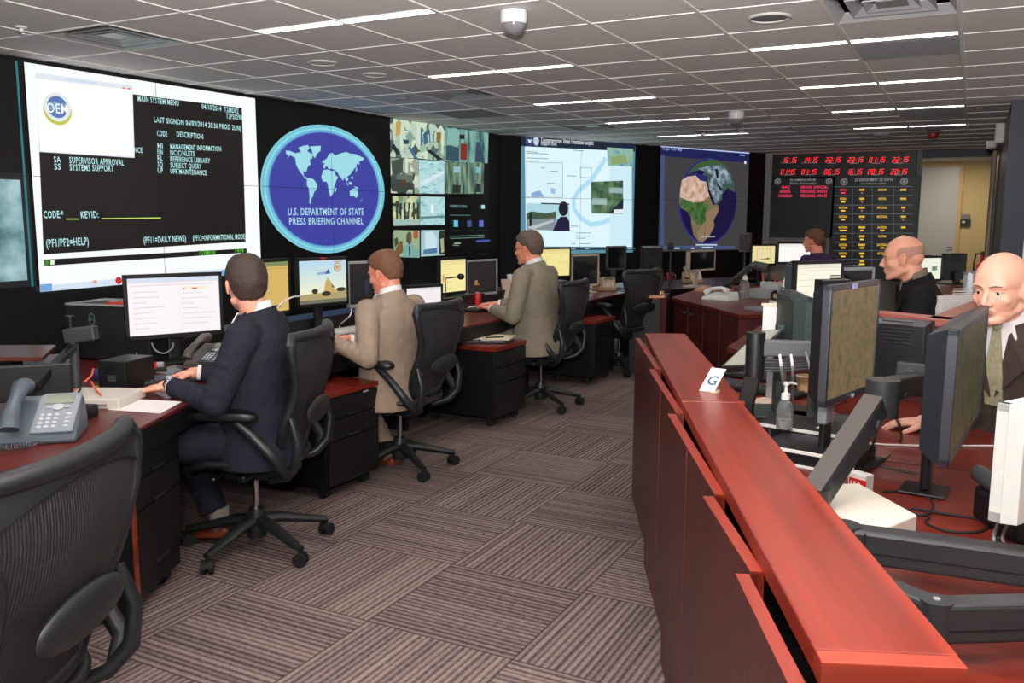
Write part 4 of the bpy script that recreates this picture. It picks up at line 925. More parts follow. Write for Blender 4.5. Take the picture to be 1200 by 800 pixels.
# ================================================================== PEOPLE
def skin(name, col): return mat(name, col, .45, bump=(260, .12, .001), var=(18, .10))
def cloth(name, col, b=.5): 
    return mat(name, col, .85, spec=.2, bump=(9, b, .03), var=(350, .12))
def rings(mb, secs, n=28, p=2.4):
    """secs: (centre, ex, ey) ; loft closed superellipses"""
    b = len(mb.v); m = len(secs)
    for c, ex, ey in secs:
        for k in range(n):
            a = 2*PI*k/n; cc, ss = math.cos(a), math.sin(a)
            mb.v.append(mb.M @ (c+ex*math.copysign(abs(cc)**(2/p), cc)+ey*math.copysign(abs(ss)**(2/p), ss)))
    for i in range(m-1):
        for k in range(n): mb.f.append([b+i*n+k, b+i*n+(k+1) % n, b+(i+1)*n+(k+1) % n, b+(i+1)*n+k])
    mb.f.append([b+k for k in range(n)][::-1]); mb.f.append([b+(m-1)*n+k for k in range(n)]); mb.mi = [0]*len(mb.f)
def Rx(a): return Matrix.Rotation(a, 3, 'X')
def Rz(a): return Matrix.Rotation(a, 3, 'Z')
def head_shapes(mb, HM, heavy=1.0):
    old = mb.M; mb.M = old @ HM
    mb.ell((0, -.014, .034), (.077, .098, .086), None, 26, 18)
    mb.ell((0, -.04, .01), (.07, .07, .07), None, 20, 12)
    mb.ell((0, .022, -.02), (.064*heavy, .068, .082), None, 22, 14)
    mb.ell((0, .03, .03), (.066, .058, .062), None, 22, 14)           # forehead
    mb.ell((0, .026, -.072), (.054*heavy, .055, .036), None, 20, 12)         # jaw
    for s in (-1, 1):
        mb.cap((s*.052*heavy, -.01, -.062), (s*.022, .066, -.092), .02, .017)
        mb.ell((s*.042, .056, -.022), (.022, .02, .022))                # cheek
        mb.cap((s*.012, .083, .026), (s*.048, .068, .024), .0095, .009) # brow
        mb.ell((s*.079, -.008, -.008), (.0085, .019, .032), Rz(s*.35)@Rx(.15), 14, 10); mb.ell((s*.084, -.014, .006), (.006, .014, .02), Rz(s*.5), 12, 8)
        mb.ell((s*.013, .094, -.032), (.0085, .011, .008))              # nostril wing
        mb.ell((s*.031, .064, .004), (.015, .012, .009))                # eyelids
    mb.ell((0, .074, -.095), (.021, .017, .016)); mb.cap((0, .086, .014), (0, .107, -.024), .0085, .011)
    mb.ell((0, .075, -.06), (.026, .016, .02)); mb.ell((0, .089, -.054), (.020, .007, .0055)); mb.ell((0, .087, -.066), (.018, .0075, .006))
    mb.M = old
def hand_shapes(mb, w, d, nrm, side, curl=.5, s=1.0):
    """w wrist, d direction to fingers, nrm palm normal (out of the palm), side=+1 if thumb lies towards cross(d,nrm)"""
    d = V(d).normalized(); nrm = (V(nrm)-d*V(nrm).dot(d)).normalized(); q = d.cross(nrm)*side
    w = V(w)
    R = Matrix((q, d, nrm)).transposed()
    mb.ell(w+d*.048*s, (.041*s, .054*s, .0155*s), R, 16, 10); mb.ell(w+d*.068*s, (.042*s, .03*s, .013*s), R, 16, 10)
    mb.cap(w-d*.03*s, w+d*.02*s, .027*s, .026*s)
    for k, (off, l, ang) in enumerate(((.031, .074, .10), (.0105, .083, .03), (-.0105, .077, -.04), (-.031, .060, -.12))):
        p = w+d*(.088-.005*abs(k-1.2))*s+q*off*s; dd = (d+q*ang).normalized(); a = .15
        mb.cap(p-dd*.02*s, p, .0098*s, .0094*s)
        for seg, r in ((.45, .0086), (.30, .0080), (.25, .0074)):
            e = p+(dd*math.cos(a)+nrm*math.sin(a))*l*seg*s; mb.cap(p, e, (r+.0005)*s, r*s, 10); p = e; a += curl
    p = w+d*.022*s+q*.03*s; dd = (d*.75+q*.62+nrm*.3).normalized()
    e = p+dd*.045*s; mb.cap(p, e, .0145*s, .011*s, 12); e2 = e+(dd*.8+d*.35).normalized()*.032*s; mb.cap(e, e2, .0105*s, .0085*s, 10)
def hairmesh(style, HM, parent, m):
    mb = MB(); nu, nv = 80, 60; vs_ = []; 
    for j in range(nv+1):
        a = -PI/2+PI*j/nv
        for i in range(nu):
            b = 2*PI*i/nu; x, y, z = math.cos(a)*math.cos(b), math.cos(a)*math.sin(b), math.sin(a)
            vr = .086 if z > 0 or style == 'fringe' else .086+.03*max(0, min(1, -y/.3))
            P = V((x*.077, y*.098-.014, z*vr+.034)); nrm = V((x, y, z))
            front = P.y > .0
            if style == 'short': line = .07+.012*math.cos(P.x*40) if P.y > .045 else (.072-(.045-P.y)*1.1 if P.y > 0 else (.018 if P.y > -.03 else max(-.045, .018-(-.03-P.y)*2.1)))
            elif style == 'full': line = .064 if P.y > .045 else (.064-(.045-P.y)*1.2 if P.y > 0 else (.004 if P.y > -.03 else max(-.058, .004-(-.03-P.y)*2.4)))
            else: line = 0
            line += .002*noise.noise(P*50); t = max(0, min(1, (P.z-line)/.022+.5)); t = t*t*(3-2*t)
            if style == 'fringe':   # shaved horseshoe
                lo = .0 if P.y > -.03 else (.0-(-.03-P.y)*1.6); up = .09
                t = max(0, min(1, (P.z-lo)/.012))*max(0, min(1, (up-P.z)/.05))*max(0, min(1, (.05-P.y)/.05))
                k = .965+.045*t
            else:
                th = .003 + .016*max(0, min(1, (P.z-.0)/.1)) + .009*max(0, min(1, (.05-P.z)/.04))*max(0, min(1, (-.02-P.y)/.03))
                th += .003*noise.noise(P*70)+.004*noise.noise(P*25)
                k = .93+t*(.07+th/.085)
            vs_.append(V((x*.077*k, y*.098*k-.014, z*vr*k+.034)))
    fs = [(j*nu+i, j*nu+(i+1) % nu, (j+1)*nu+(i+1) % nu, (j+1)*nu+i) for j in range(nv) for i in range(nu)]
    mb.M = HM; mb.add(vs_, fs); return obj('hair', mb, m, parent, True, auto=False)
def ik(S, Wp, l1, l2, pole):
    d = Wp-S; L_ = min(d.length, (l1+l2)*.999); u = d.normalized(); a = (l1*l1-l2*l2+L_*L_)/(2*L_); h = math.sqrt(max(0, l1*l1-a*a))
    q = (pole-u*pole.dot(u)).normalized(); return S+u*a+q*h
def person(label, loc, face, scale=1.0, lean=.05, bend=0, hyaw=0, hpitch=0, hroll=0, hands=None, handdir=None, legs=True, voxel=.006,
           skinm=None, hair='short', hairm=None, jacket=None, trousers=None, shirt=None, shoe=None, sock=None, feet=None, stocky=1.0, bareshirt=False, seat=.54, eyes=True, tie=None, handcurl=.35, bulk=1.0, hoff=(0,0,0)):
    M = Matrix.Translation(V(loc)) @ Matrix.Rotation(dirz(face), 4, 'Z') @ Matrix.Scale(scale, 4)
    t = thing('person', label, 'person', M=M); I = M.inverted()
    up = V((0, math.sin(lean), math.cos(lean))); fw = V((0, math.cos(lean), -math.sin(lean))); X = V((1,0,0))
    hip = V((0, -.04, seat)); at_ = lambda d, y=0: hip+up*d+fw*(y+bend*d*d)
    neck = at_(.55); HC = at_(.66, .045)+V(hoff)
    HM = Matrix.Translation(HC) @ Euler((-hpitch, hroll, hyaw), 'XYZ').to_matrix().to_4x4()
    sh = {s: at_(.455, -.005)+X*s*.185*bulk for s in (-1, 1)}
    wr = {}
    for k, s in enumerate((-1, 1)):
        wr[s] = I @ V(hands[k]) if hands and hands[k] is not None else V((s*.16, .34, .74))
        l = wr[s]-sh[s]
        if l.length > .535: wr[s] = sh[s]+l.normalized()*.535
    el = {s: ik(sh[s], wr[s], .285, .262, V((s*.55, -.35, -1))) for s in (-1, 1)}
    hd = {s: ((I.to_3x3() @ V(handdir[(s+1)//2])).normalized() if handdir and handdir[(s+1)//2] is not None else (wr[s]-el[s]).normalized()) for s in (-1, 1)}
    ft = {s: V(feet[(s+1)//2]) if feet else V((s*.13, .42, .085)) for s in (-1, 1)}
    hp = {s: hip+X*s*.095 for s in (-1, 1)}
    kn = {}
    for s in (-1, 1):
        kn[s] = ik(hp[s]+V((0,0,-.005)), ft[s], .43, .43, V((s*.12, 1, .8)))
    # body: one continuous surface
    b = MB(); head_shapes(b, HM, stocky)
    b.cap(HC+HM.to_3x3()@V((0,-.03,-.05)), neck-up*.03, .056*stocky, .062*stocky, 20)
    rings(b, [(at_(d, o), X*w*bulk, fw*h*bulk) for d, w, h, o in ((-.05, .15, .10, 0), (.1, .14, .10, 0), (.3, .155, .10, 0), (.43, .15, .085, 0), (.52, .07, .06, 0))])
    for s in (-1, 1):
        b.cap(sh[s], el[s], .045, .038); b.cap(el[s], wr[s], .038, .026); b.cap(at_(.43)+X*s*.1, sh[s], .05, .045)
        hand_shapes(b, wr[s]+hd[s]*.01, hd[s], (V((0,0,-1)) if not handdir else V((0,0,-1))), (-1 if s > 0 else 1)*-1 if False else (1 if (hd[s].cross(V((0,0,-1)))).dot(X*-s) > 0 else -1), handcurl)
        if legs: b.cap(hp[s], kn[s], .07, .052); b.cap(kn[s], ft[s], .048, .034); b.cap(ft[s]-V((0,0,.03)), ft[s]+V((0,.12,-.045)), .03, .025)
    remesh('body', b, skinm, t, voxel, 3)
    # jacket or shirt
    j = MB(); jk = jacket or shirt; g = 0 if not bareshirt else -.012
    rings(j, [(at_(d, o), X*(w*bulk+g), fw*(h*bulk+g)) for d, w, h, o in ((-.11, .215, .165, .0), (-.04, .21, .165, .005), (.06, .185, .145, .01), (.16, .175, .135, .01), (.27, .186, .133, .0), (.37, .196, .128, -.008), (.44, .185, .112, -.01), (.50, .13, .09, -.008), (.535, .082, .075, .0))])
    for s in (-1, 1):
        j.ell(sh[s]+up*-.014-X*s*.008, (.072+g, .07+g, .07+g)); j.cap(at_(.455, -.012)+X*s*.08*bulk, sh[s]+up*.01, .07+g, .068+g)
        j.cap(sh[s], el[s], .07+g, .059+g, 18); dw = (wr[s]-el[s]).normalized(); j.cap(el[s], wr[s]-dw*.05, .058+g, .043+g*.5, 18); j.cyl(el[s], wr[s]-dw*.012, .056+g, .042+g*.4, 20)
        # sleeve folds
        for q, (a, rr) in enumerate(((.25, .004), (.5, .005), (.72, .005), (.9, .006))):
            pp = el[s].lerp(wr[s], a*.8); r0 = (.058-.016*a)+g+rr; j.cyl(pp-dw*.007+V((0,0,.002)), pp+dw*.009, r0, r0-.004, 18)
            ua = (el[s]-sh[s]).normalized(); pp = sh[s].lerp(el[s], .3+.6*a); r0 = .068-.01*a+g+rr*.7; j.cyl(pp-ua*.008, pp+ua*.012, r0, r0-.004, 18)
    remesh('suit_jacket' if jacket else 'shirt', j, jk, t, .0065 if voxel < .006 else .008, 4)
    if not bareshirt:
        # jacket collar + shirt collar + cuffs
        c = MB(); N_ = 28; axis = (HC-neck).normalized(); 
        def ringpts(cn, r, r2, dz, tilt): return [cn+X*math.cos(a)*r+fw*math.sin(a)*r2+up*(dz-tilt*math.sin(a)) for a in [2*PI*k/N_ for k in range(N_)]]
        a_, b_, c2 = ringpts(at_(.535, .004), .071, .073, -.012, .016), ringpts(at_(.57, .002), .0625, .064, .012, .02), ringpts(at_(.57, .002), .0585, .06, .01, .02)
        fs = []
        for k in range(N_):
            k2 = (k+1) % N_; fs += [(k, k2, N_+k2, N_+k), (N_+k, N_+k2, 2*N_+k2, 2*N_+k)]
        obj('shirt_collar', c.add(a_+b_+c2, fs), shirt, t, True)
        c = MB(); a_, b_ = ringpts(at_(.50, -.004), .112, .092, 0, .02), ringpts(at_(.548, -.004), .073, .074, .004, .022); c_ = ringpts(at_(.53, -.004), .069, .07, -.004, .02)
        obj('jacket_collar', c.add(a_+b_+c_, fs), jacket, t, True)
        for s in (-1, 1):
            dw = (wr[s]-el[s]).normalized(); obj('shirt_cuff', MB().cyl(wr[s]-dw*.03, wr[s]+dw*.004, .034, .0345, 20), shirt, t, True)
        # shirt front, lapels, tie
        sf = MB(); sf.add([at_(.545, .07)+X*-.05, at_(.545, .07)+X*.05, at_(.30, .139*bulk)+X*.0, at_(.5, .09)+X*-.07, at_(.5, .09)+X*.07], [(0,1,4,3), (3,4,2)])
        so_ = obj('shirt_front', sf, shirt, t); so_.modifiers.new('s', 'SOLIDIFY').thickness = .004
        for s in (-1, 1):
            lp = MB(); lp.add([at_(.555, .02)+X*s*.078, at_(.51, .094)+X*s*.045, at_(.29, .142*bulk)+X*s*.006, at_(.40, .116*bulk)+X*s*.105, at_(.46, .088)+X*s*.12, at_(.475, .09)+X*s*.09], [(0,1,2,3,4,5)])
            lo_ = obj('lapel', lp, jacket, t); lo_.modifiers.new('s', 'SOLIDIFY').thickness = .006
        if tie:
            tm = MB(); tm.ell(at_(.535, .082), (.018, .012, .018)); tm.add([at_(.525, .09)+X*-.014, at_(.525, .09)+X*.014, at_(.36, .132)+X*.034, at_(.26, .142)+X*.03, at_(.26, .142)-X*.03, at_(.36, .132)-X*.034], [(0,1,2,5), (5,2,3,4)])
            to_ = obj('tie', tm, tie, t); to_.modifiers.new('s', 'SOLIDIFY').thickness = .008
    if legs:
        tr = MB(); tr.ell(hip+V((0,.0,.0)), (.19*bulk, .16, .10), None, 24, 14)
        for s in (-1, 1):
            tr.cap(hp[s]+V((0,-.02,.0)), kn[s], .098, .074, 20); dl_ = (ft[s]-kn[s]).normalized(); tr.cap(kn[s], kn[s].lerp(ft[s], .5), .074, .062, 18); tr.cyl(kn[s], ft[s]-dl_*.06, .072, .06, 22)
            for a in (.35, .6, .82): pp = kn[s].lerp(ft[s], a); r0 = .072-.012*a+.003; tr.cyl(pp-dl_*.01, pp+dl_*.014, r0+.003, r0-.004, 20)
        remesh('trousers', tr, trousers, t, .008, 3)
        for s in (-1, 1):
            A = ft[s]; toe = V((A.x+s*.02, A.y+.17, 0)); z0 = A.z-.085; fwd = V((toe.x-A.x, toe.y-A.y, 0)).normalized(); rt = fwd.cross(V((0,0,1)))
            obj('sock', MB().cyl(A+V((0,0,.08)), A-V((0,0,.03)), .046, .042, 18), sock, t, True)
            sm = MB(); o_ = V((A.x, A.y, z0)); secs = []
            for d, w, h in ((-.065, .02, .03), (-.055, .034, .066), (-.02, .04, .08), (.03, .042, .07), (.08, .047, .056), (.13, .05, .045), (.18, .042, .036), (.205, .022, .024)):
                secs.append((o_+fwd*d+V((0,0,.012+h/2)), rt*w, V((0,0,h/2))))
            rings(sm, secs, 20, 2.6); sh_ = obj('shoe', sm, shoe, t, True, auto=False)
            sl = MB(); pts = [o_+fwd*d+rt*w*k for k in (1, -1) for d, w in (((-.066, .022), (-.03, .04), (.05, .044), (.1, .05), (.15, .05), (.19, .036), (.207, .015)) if k == 1 else ((.207, .015), (.19, .036), (.15, .05), (.1, .05), (.05, .044), (-.03, .04), (-.066, .022)))]
            sl.prism([(p.x, p.y) for p in pts], z0, z0+.014); obj('sole', sl, mat('dark_brown_sole', (40, 26, 20), .6), sh_)
    if hair: hairmesh(hair, HM, t, hairm)
    if eyes:
        for s in (-1, 1):
            e = obj('eye', MB().ell((0,0,0), (.0125,)*3, None, 20, 14), mat('eye_white', (205, 200, 195), .2), t, True, M=HM@Matrix.Translation((s*.031, .0665, .004)))
            obj('iris', MB().ell((0,0,0), (.0062, .003, .0062), None, 14, 8), mat('dark_iris', (38, 28, 22), .15), e, True, M=Matrix.Translation((0, .0108, -.001)))
            ld = MB(); 
            ld.tube([(-.017, .0, 0), (-.009, .012, .006), (0, .0145, .0082), (.009, .012, .006), (.017, 0, 0)], .0026, 8); obj('eyelid', ld, skinm, t, True, M=HM@Matrix.Translation((s*.031, .066, .005)))
            bw = MB(); bw.tube([(s*.012, .092, .026), (s*.028, .0915, .031), (s*.048, .076, .027)], [.003, .0042, .002], 8, flat=.6); bw.M = Matrix(); obj('eyebrow', bw, hairm or mat('brow_hair', (70, 52, 40), .8), t, True, M=HM)
        obj('lips', MB().ell((0, .0925, -.0545), (.021, .0055, .0035)).ell((0, .0905, -.064), (.018, .006, .0042)), mat('lip_tone', (176, 98, 88), .5), t, True, M=HM)
    t_ = dict(t=t, HM=HM, wr=wr, el=el, sh=sh, hd=hd, M=M)
    return t_
SK1, SK2, SK3, SK4 = skin('skin_fair', (226, 158, 134)), skin('skin_ruddy', (222, 140, 116)), skin('skin_pale', (214, 152, 128)), skin('skin_light', (232, 172, 148))
HB, HR, HG, HS = mat('brown_hair', (58, 42, 36), .7, var=(120, .5), bump=(160, .8, .004)), mat('reddish_brown_hair', (104, 66, 46), .7, var=(120, .5), bump=(160, .8, .004)), mat('greying_brown_hair', (84, 70, 60), .7, var=(120, .6), bump=(160, .8, .004)), mat('shaved_hair_stubble', (166, 122, 104), .8, var=(300, .15))
SHIRT = cloth('white_shirt_cotton', (232, 230, 230), .2)
NAVYS = cloth('navy_suit_wool', (36, 37, 48), .8); TAUPE = cloth('taupe_suit_wool', (148, 130, 114), .8); GREYS = cloth('grey_olive_suit_wool', (128, 120, 104), .8); BLK = cloth('black_jacket_wool', (20, 19, 20), .6); BRNS = cloth('dark_brown_suit_wool', (66, 56, 50), .8); PURP = cloth('purple_shirt_cotton', (58, 40, 72), .5)
SHOEB = mat('tan_leather_shoe', (128, 58, 34), .3); SHOEK = mat('black_leather_shoe', (24, 22, 22), .3); SOCKG = mat('grey_ribbed_sock', (150, 140, 132), .9, bump=(200, .5, .003)); 
hz = .785
p1 = person('man in navy suit with short brown hair typing at the nearest left console', (-2.755, 2.80, 0), (-.91, -.4), 1.0, lean=.0, bend=.0, hyaw=-.95, hpitch=.05, bulk=1.08,
    hands=(at(200, 452, hz), at(232, 436, hz)), handdir=(V((-.8,-.5,-.12)), V((-.8, -.3, -.12))), voxel=.0045, skinm=SK1, hair='full', hairm=HB, jacket=NAVYS, trousers=NAVYS, shirt=SHIRT, shoe=SHOEB, sock=SOCKG, feet=((-.16, .40, .085), (.12, .22, .085)), handcurl=.4)
p2 = person('man in taupe suit with reddish brown hair, second from the left', (-2.99, 4.13, -.03), (-.97, .12), 1.0, lean=.0, bend=.0, hyaw=.1, hpitch=.26, bulk=1.08,
    hands=(at(391, 401, .80), at(410, 398, .80)), voxel=.0055, skinm=SK2, hair='short', hairm=HR, jacket=TAUPE, trousers=TAUPE, shirt=SHIRT, shoe=SHOEB, sock=SOCKG, feet=((-.1, .2, .085), (.12, .1, .085)))
p3 = person('heavy-set man in grey suit and glasses typing at the third console', (-2.98, 6.05, 0), (-.97, .05), 1.05, lean=.04, bend=.04, hyaw=.0, hpitch=.12,
    hands=(at(577, 362, .8), at(585, 356, .8)), voxel=.0055, skinm=SK2, hair='short', hairm=HG, jacket=GREYS, trousers=GREYS, shirt=SHIRT, shoe=SHOEK, sock=SOCKG, bulk=1.12, stocky=1.05)
gl = MB()
for s in (-1, 1):
    gl.tube([(s*.031+.021*math.cos(a), .093, .003+.015*math.sin(a)) for a in [2*PI*k/16 for k in range(16)]], .0014, 6, closed=True); gl.tube([(s*.052, .092, .006), (s*.081, .05, .008), (s*.086, -.01, .006)], .0014, 6)
gl.tube([(-.01, .094, .006), (0, .098, .008), (.01, .094, .006)], .0014, 6)
obj('glasses', gl, mat('dark_wire_frame', (40, 34, 32), .3, .5), p3['t'], True, M=p3['HM'])
p4_ = person('bald man in brown suit and patterned tie behind the monitors at the right edge', (.19, 3.59, .06), (-.55, -.83), 1.02, lean=.18, bend=.1, hyaw=.10, hpitch=.2,
    hands=(at(1235, 535, .78), at(1092, 494, .775)), handdir=(None, V((-.95, -.1, -.1))), voxel=.0045, skinm=SK4, hair=None, hairm=mat('light_brown_brow', (120, 84, 62), .8), jacket=BRNS, trousers=BRNS, shirt=SHIRT, shoe=SHOEK, sock=SOCKG, tie=mat('patterned_tie', (150, 146, 120), .5, var=(60, .5)), stocky=1.04)
p5 = person('bald man in black jacket sitting in profile beyond the desk divider', (-.20, 5.15, .10), (-.97, -.12), 1.0, lean=.12, bend=.1, hyaw=-.1, hpitch=.12,
    voxel=.006, skinm=SK3, hair='fringe', hairm=HS, jacket=BLK, trousers=BLK, shirt=cloth('olive_grey_shirt', (112, 104, 88), .3), shoe=SHOEK, sock=SOCKG, stocky=1.04)
p6 = person('man in purple shirt with brown hair far back before the red clocks', (-1.48, 10.20, .0), (-.75, .55), 1.05, lean=.1, bend=.1, hyaw=.45, hpitch=.1,
    voxel=.008, skinm=SK2, hair='short', hairm=HR, jacket=None, trousers=BLK, shirt=PURP, shoe=SHOEK, sock=SOCKG, bareshirt=True)
# watch
w = p1['wr'][-1]; hd = (w-p1['el'][-1]).normalized(); wm = MB().cyl(w-hd*.004, w+hd*.012, .0345, .0345, 22); obj('wrist_watch', wm, BLACK, p1['t'], True)
obj('watch_face', MB().cyl(w+hd*.004+V((0,0,.03)), w+hd*.004+V((0,0,.041)), .017, .016, 18), SILVER, p1['t'], True)
# ================================================================== MONITORS
DG = mat('dark_glass_screen', (18, 19, 21), .12)
def monitor(label, L, R, front=True, screen=None, bez=BLACK, bw=.018, zd=.74, stand='foot', th=.05, group='desk monitors', name='monitor', cat='monitor', foot=None, logo=False, tilt=0, backm=None, ztop=None, taper=True):
    (x0, d0, t0, b0), (x1, d1, t1, b1) = L, R
    PL, PR = atd(x0, (t0+b0)/2, d0), atd(x1, (t1+b1)/2, d1)
    zt = (atd(x0, t0, d0).z+atd(x1, t1, d1).z)/2; zb = (atd(x0, b0, d0).z+atd(x1, b1, d1).z)/2
    c = (PL+PR)/2; c.z = (zt+zb)/2; dx = V((PR.x-PL.x, PR.y-PL.y, 0)); w = dx.length/2; dx.normalize(); n = V((dx.y, -dx.x, 0)); h = (zt-zb)/2
    if not front: dx, n = -dx, -n
    zz = V((0,0,1)); M = basis(c, dx, zz, n)           # local x across, y up, z out of the screen
    if tilt: M = M @ Matrix.Rotation(-tilt, 4, 'X')
    t = thing(name, label, cat, M=M, group=group); bm = backm or bez
    f = MB().box(-w, w, h-bw, h, -.02, .004).box(-w, w, -h, -h+bw*1.25, -.02, .004).box(-w, -w+bw, -h, h, -.02, .004).box(w-bw, w, -h, h, -.02, .004)
    obj('bezel', f, bez, t, bevel=.002)
    s = obj('screen', MB().box(-w+bw, w-bw, -h+bw*1.25, h-bw, -.015, 0), DG, t)
    bk = MB()
    k = .86 if taper else .97
    bk.add([(-w,-h,-.02),(w,-h,-.02),(w,h,-.02),(-w,h,-.02),(-w*k,-h*k,-th),(w*k,-h*k,-th),(w*k,h*k,-th),(-w*k,h*k,-th)], [(0,1,2,3),(4,7,6,5),(0,4,5,1),(1,5,6,2),(2,6,7,3),(3,7,4,0)])
    for q in range(7): bk.box(-w*.5, w*.5, h*.35+q*.012, h*.35+q*.012+.005, -th-.002, -th+.001)
    obj('rear_housing', bk, bm, t, bevel=.003)
    if screen:
        cv = Canvas(M); cv.z = .00035; cv.w, cv.h = w-bw, h-bw*1.1; cv.n = 1; screen(cv, cv.w, cv.h); cv.done('screen_image', s)
    if logo:
        cv = Canvas(M); cv.n = 14; cv.text('hp', (-.012, -h+.006), (.012, -h+.006), .013, (200, 205, 215), False); cv.done('logo', t)
    if stand == 'foot' and zb-zd > .01:
        cn = MB(); up = c.z-zd; cn.box(-.03, .03, -up+.012, -h*.3, -th-.028, -th+.002); obj('stand_neck', cn, bez, t, bevel=.006)
        obj('stand_foot', MB().box(-.12, .12, -up, -up+.014, -th-.11, .06), bez, t, bevel=.006)
    return t, M, w, h, c
LC2 = (236, 232, 240)
def docscreen(base, lines, seed=0, side=True):
    def f(c, w, h):
        c.rect(-w, -h, w, h, base); random.seed(seed)
        c.rect(-w, h*.82, w, h, tuple(int(v*.93) for v in base)); c.rect(-w*.95, h*.72, w*.9, h*.76, tuple(int(v*.9) for v in base))
        c.n += 1
        for k in range(lines):
            y = h*(.6-1.45*k/lines); x0 = -w*.9 if not side or k % 2 else w*.15
            c.rect(x0, y, x0+w*(.25+.5*random.random()), y+h*.022, tuple(int(v*.84) for v in base)); c.n -= 1
        c.n += 2
    return f
def s1(c, w, h):
    docscreen((250, 243, 247), 16, 3)(c, w, h)
    c.rect(-w, h*.86, w, h, (214, 222, 240)); c.rect(w*.15, h*.55, w*.75, h*.66, (250, 236, 214)); c.rect(w*.18, h*.56, w*.22, h*.6, (190, 80, 60)); c.rect(w*.38, h*.57, w*.5, h*.61, (190, 70, 50)); c.rect(w*.1, -h*.9, w*.105, h*.5, (215, 215, 220))
monitor('widescreen monitor with white page open, facing the man in the navy suit', (146, 4.35, 323, 402), (261, 4.65, 317, 390), screen=s1)
def s2(c, w, h):
    docscreen((214, 180, 100), 14, 5, False)(c, w, h); c.rect(-w*.2, -h*.82, w*.5, -h*.72, (120, 84, 50)); c.rect(-w, h*.84, w, h, (120, 140, 90))
monitor('monitor with amber text page, half hidden behind the navy suited man', (296, 5.0, 304, 372), (340, 5.3, 302, 369), screen=s2, stand='foot')
def s3(c, w, h):
    for k in range(8): c.rect(-w, -h+2*h*k/8, w, h-0*h, (250-int(k*9), 246-int(k*4), 205+int(k*4)))
    c.poly([(-w, -h*.55), (w, -h*.45), (w, -h), (-w, -h)], (176, 160, 110), False); c.rect(-w, -h, w, -h*.82, (110, 110, 96))
    c.poly([(w*.0, -h*.45), (w*.08, h*.0), (w*.14, h*.14), (w*.2, h*.18), (w*.28, h*.0), (w*.4, -h*.3), (w*.6, -h*.52), (-w*.2, -h*.6)], (206, 170, 96), False); c.poly([(w*.28, h*.1), (w*.34, -h*.1), (w*.5, -h*.32), (w*.36, -h*.28)], (120, 92, 60), False)
    for x, y, rx, ry in ((-.38, -.42, .13, .12), (.1, -.56, .2, .12), (.75, -.4, .22, .1)): c.ellipse(w*x, h*y, w*rx, h*ry, (60, 44, 30), 16)
    c.poly([(-w*.3, h*.34), (w*.25, h*.36), (w*.2, h*.5), (-w*.25, h*.44)], (140, 176, 214), False); c.poly([(w*.05, h*.36), (w*.3, h*.38), (w*.2, h*.6)], (60, 90, 150), False)
    r = h*.21; c.ellipse(w*.6, h*.66, r, r, (120, 76, 46)); c.ellipse(w*.6, h*.66, r*.86, r*.86, (240, 224, 190)); c.ellipse(w*.6, h*.66, r*.6, r*.6, (128, 88, 56)); c.ellipse(w*.6, h*.66, r*.5, r*.5, (226, 196, 150)); c.poly([(w*.6-r*.4, h*.66+r*.3), (w*.6, h*.66-r*.3), (w*.6+r*.4, h*.66+r*.3), (w*.6, h*.66)], (110, 70, 40), False)
    c.rect(w*.45, h*.9, w*.8, h*.95, (220, 130, 110))
tm3, *_ = monitor('monitor showing a pale monument picture with round brown seal', (348, 5.45, 303.5, 363), (408, 5.75, 299, 355), screen=s3)
obj('red_sticker', MB().box(-.02, .02, .146, .156, .004, .006), REDP, tm3)
def s4(c, w, h): c.rect(-w, -h, w, h, (24, 22, 24)); c.rect(-w*.35, -h*.45, -w*.15, h*.2, (34, 44, 56))
monitor('silver-framed monitor with black screen in front of the taupe suited man', (407, 6.05, 307.5, 362), (465, 6.3, 303, 357), screen=s4, bez=SILVER)
monitor('white-screened monitor low behind the taupe suited man', (474, 5.9, 334.5, 362), (519, 6.1, 332.5, 356), screen=docscreen((244, 236, 240), 8, 2), stand='foot')
def s6(c, w, h): docscreen((246, 232, 160), 9, 8, False)(c, w, h); c.rect(-w*.9, -h*.3, -w*.75, h*.1, (214, 160, 80))
monitor('monitor with pale yellow page behind the gooseneck microphone', (515, 7.2, 302.5, 346), (547, 7.5, 300, 344), screen=s6)
def s7(c, w, h): c.rect(-w, -h, w, h, (30, 26, 26)); c.ellipse(-w*.4, -h*.25, w*.1, h*.1, (170, 120, 60), 12); c.rect(-w*.55, -h*.48, -w*.2, -h*.36, (150, 100, 50))
monitor('silver-framed monitor with dark screen and small amber emblem', (546, 7.5, 305, 347), (583, 7.8, 302.5, 345), screen=s7, bez=SILVER)
monitor('monitor with pale yellow page right of the man with glasses', (632, 8.3, 290, 327), (669, 8.5, 289, 325), screen=docscreen((240, 228, 150), 5, 11))
monitor('silver-framed monitor with black screen above the tan desk phone', (670, 8.75, 299, 337), (702, 8.95, 297, 334), bez=mat('champagne_plastic', (176, 160, 140), .4))
monitor('small dark monitor behind the farthest empty chair of the left row', (711, 9.3, 288, 317), (734, 9.4, 288, 316), bez=CHARC)
monitor('black monitor seen from behind in front of the globe display', (750, 9.0, 288, 323), (775, 9.1, 288, 322), front=False)
monitor('monitor with thick silver left edge below the globe display', (808, 9.5, 292, 318), (838, 9.9, 294, 317), bez=mat('pale_pink_silver', (190, 170, 164), .4), th=.07)
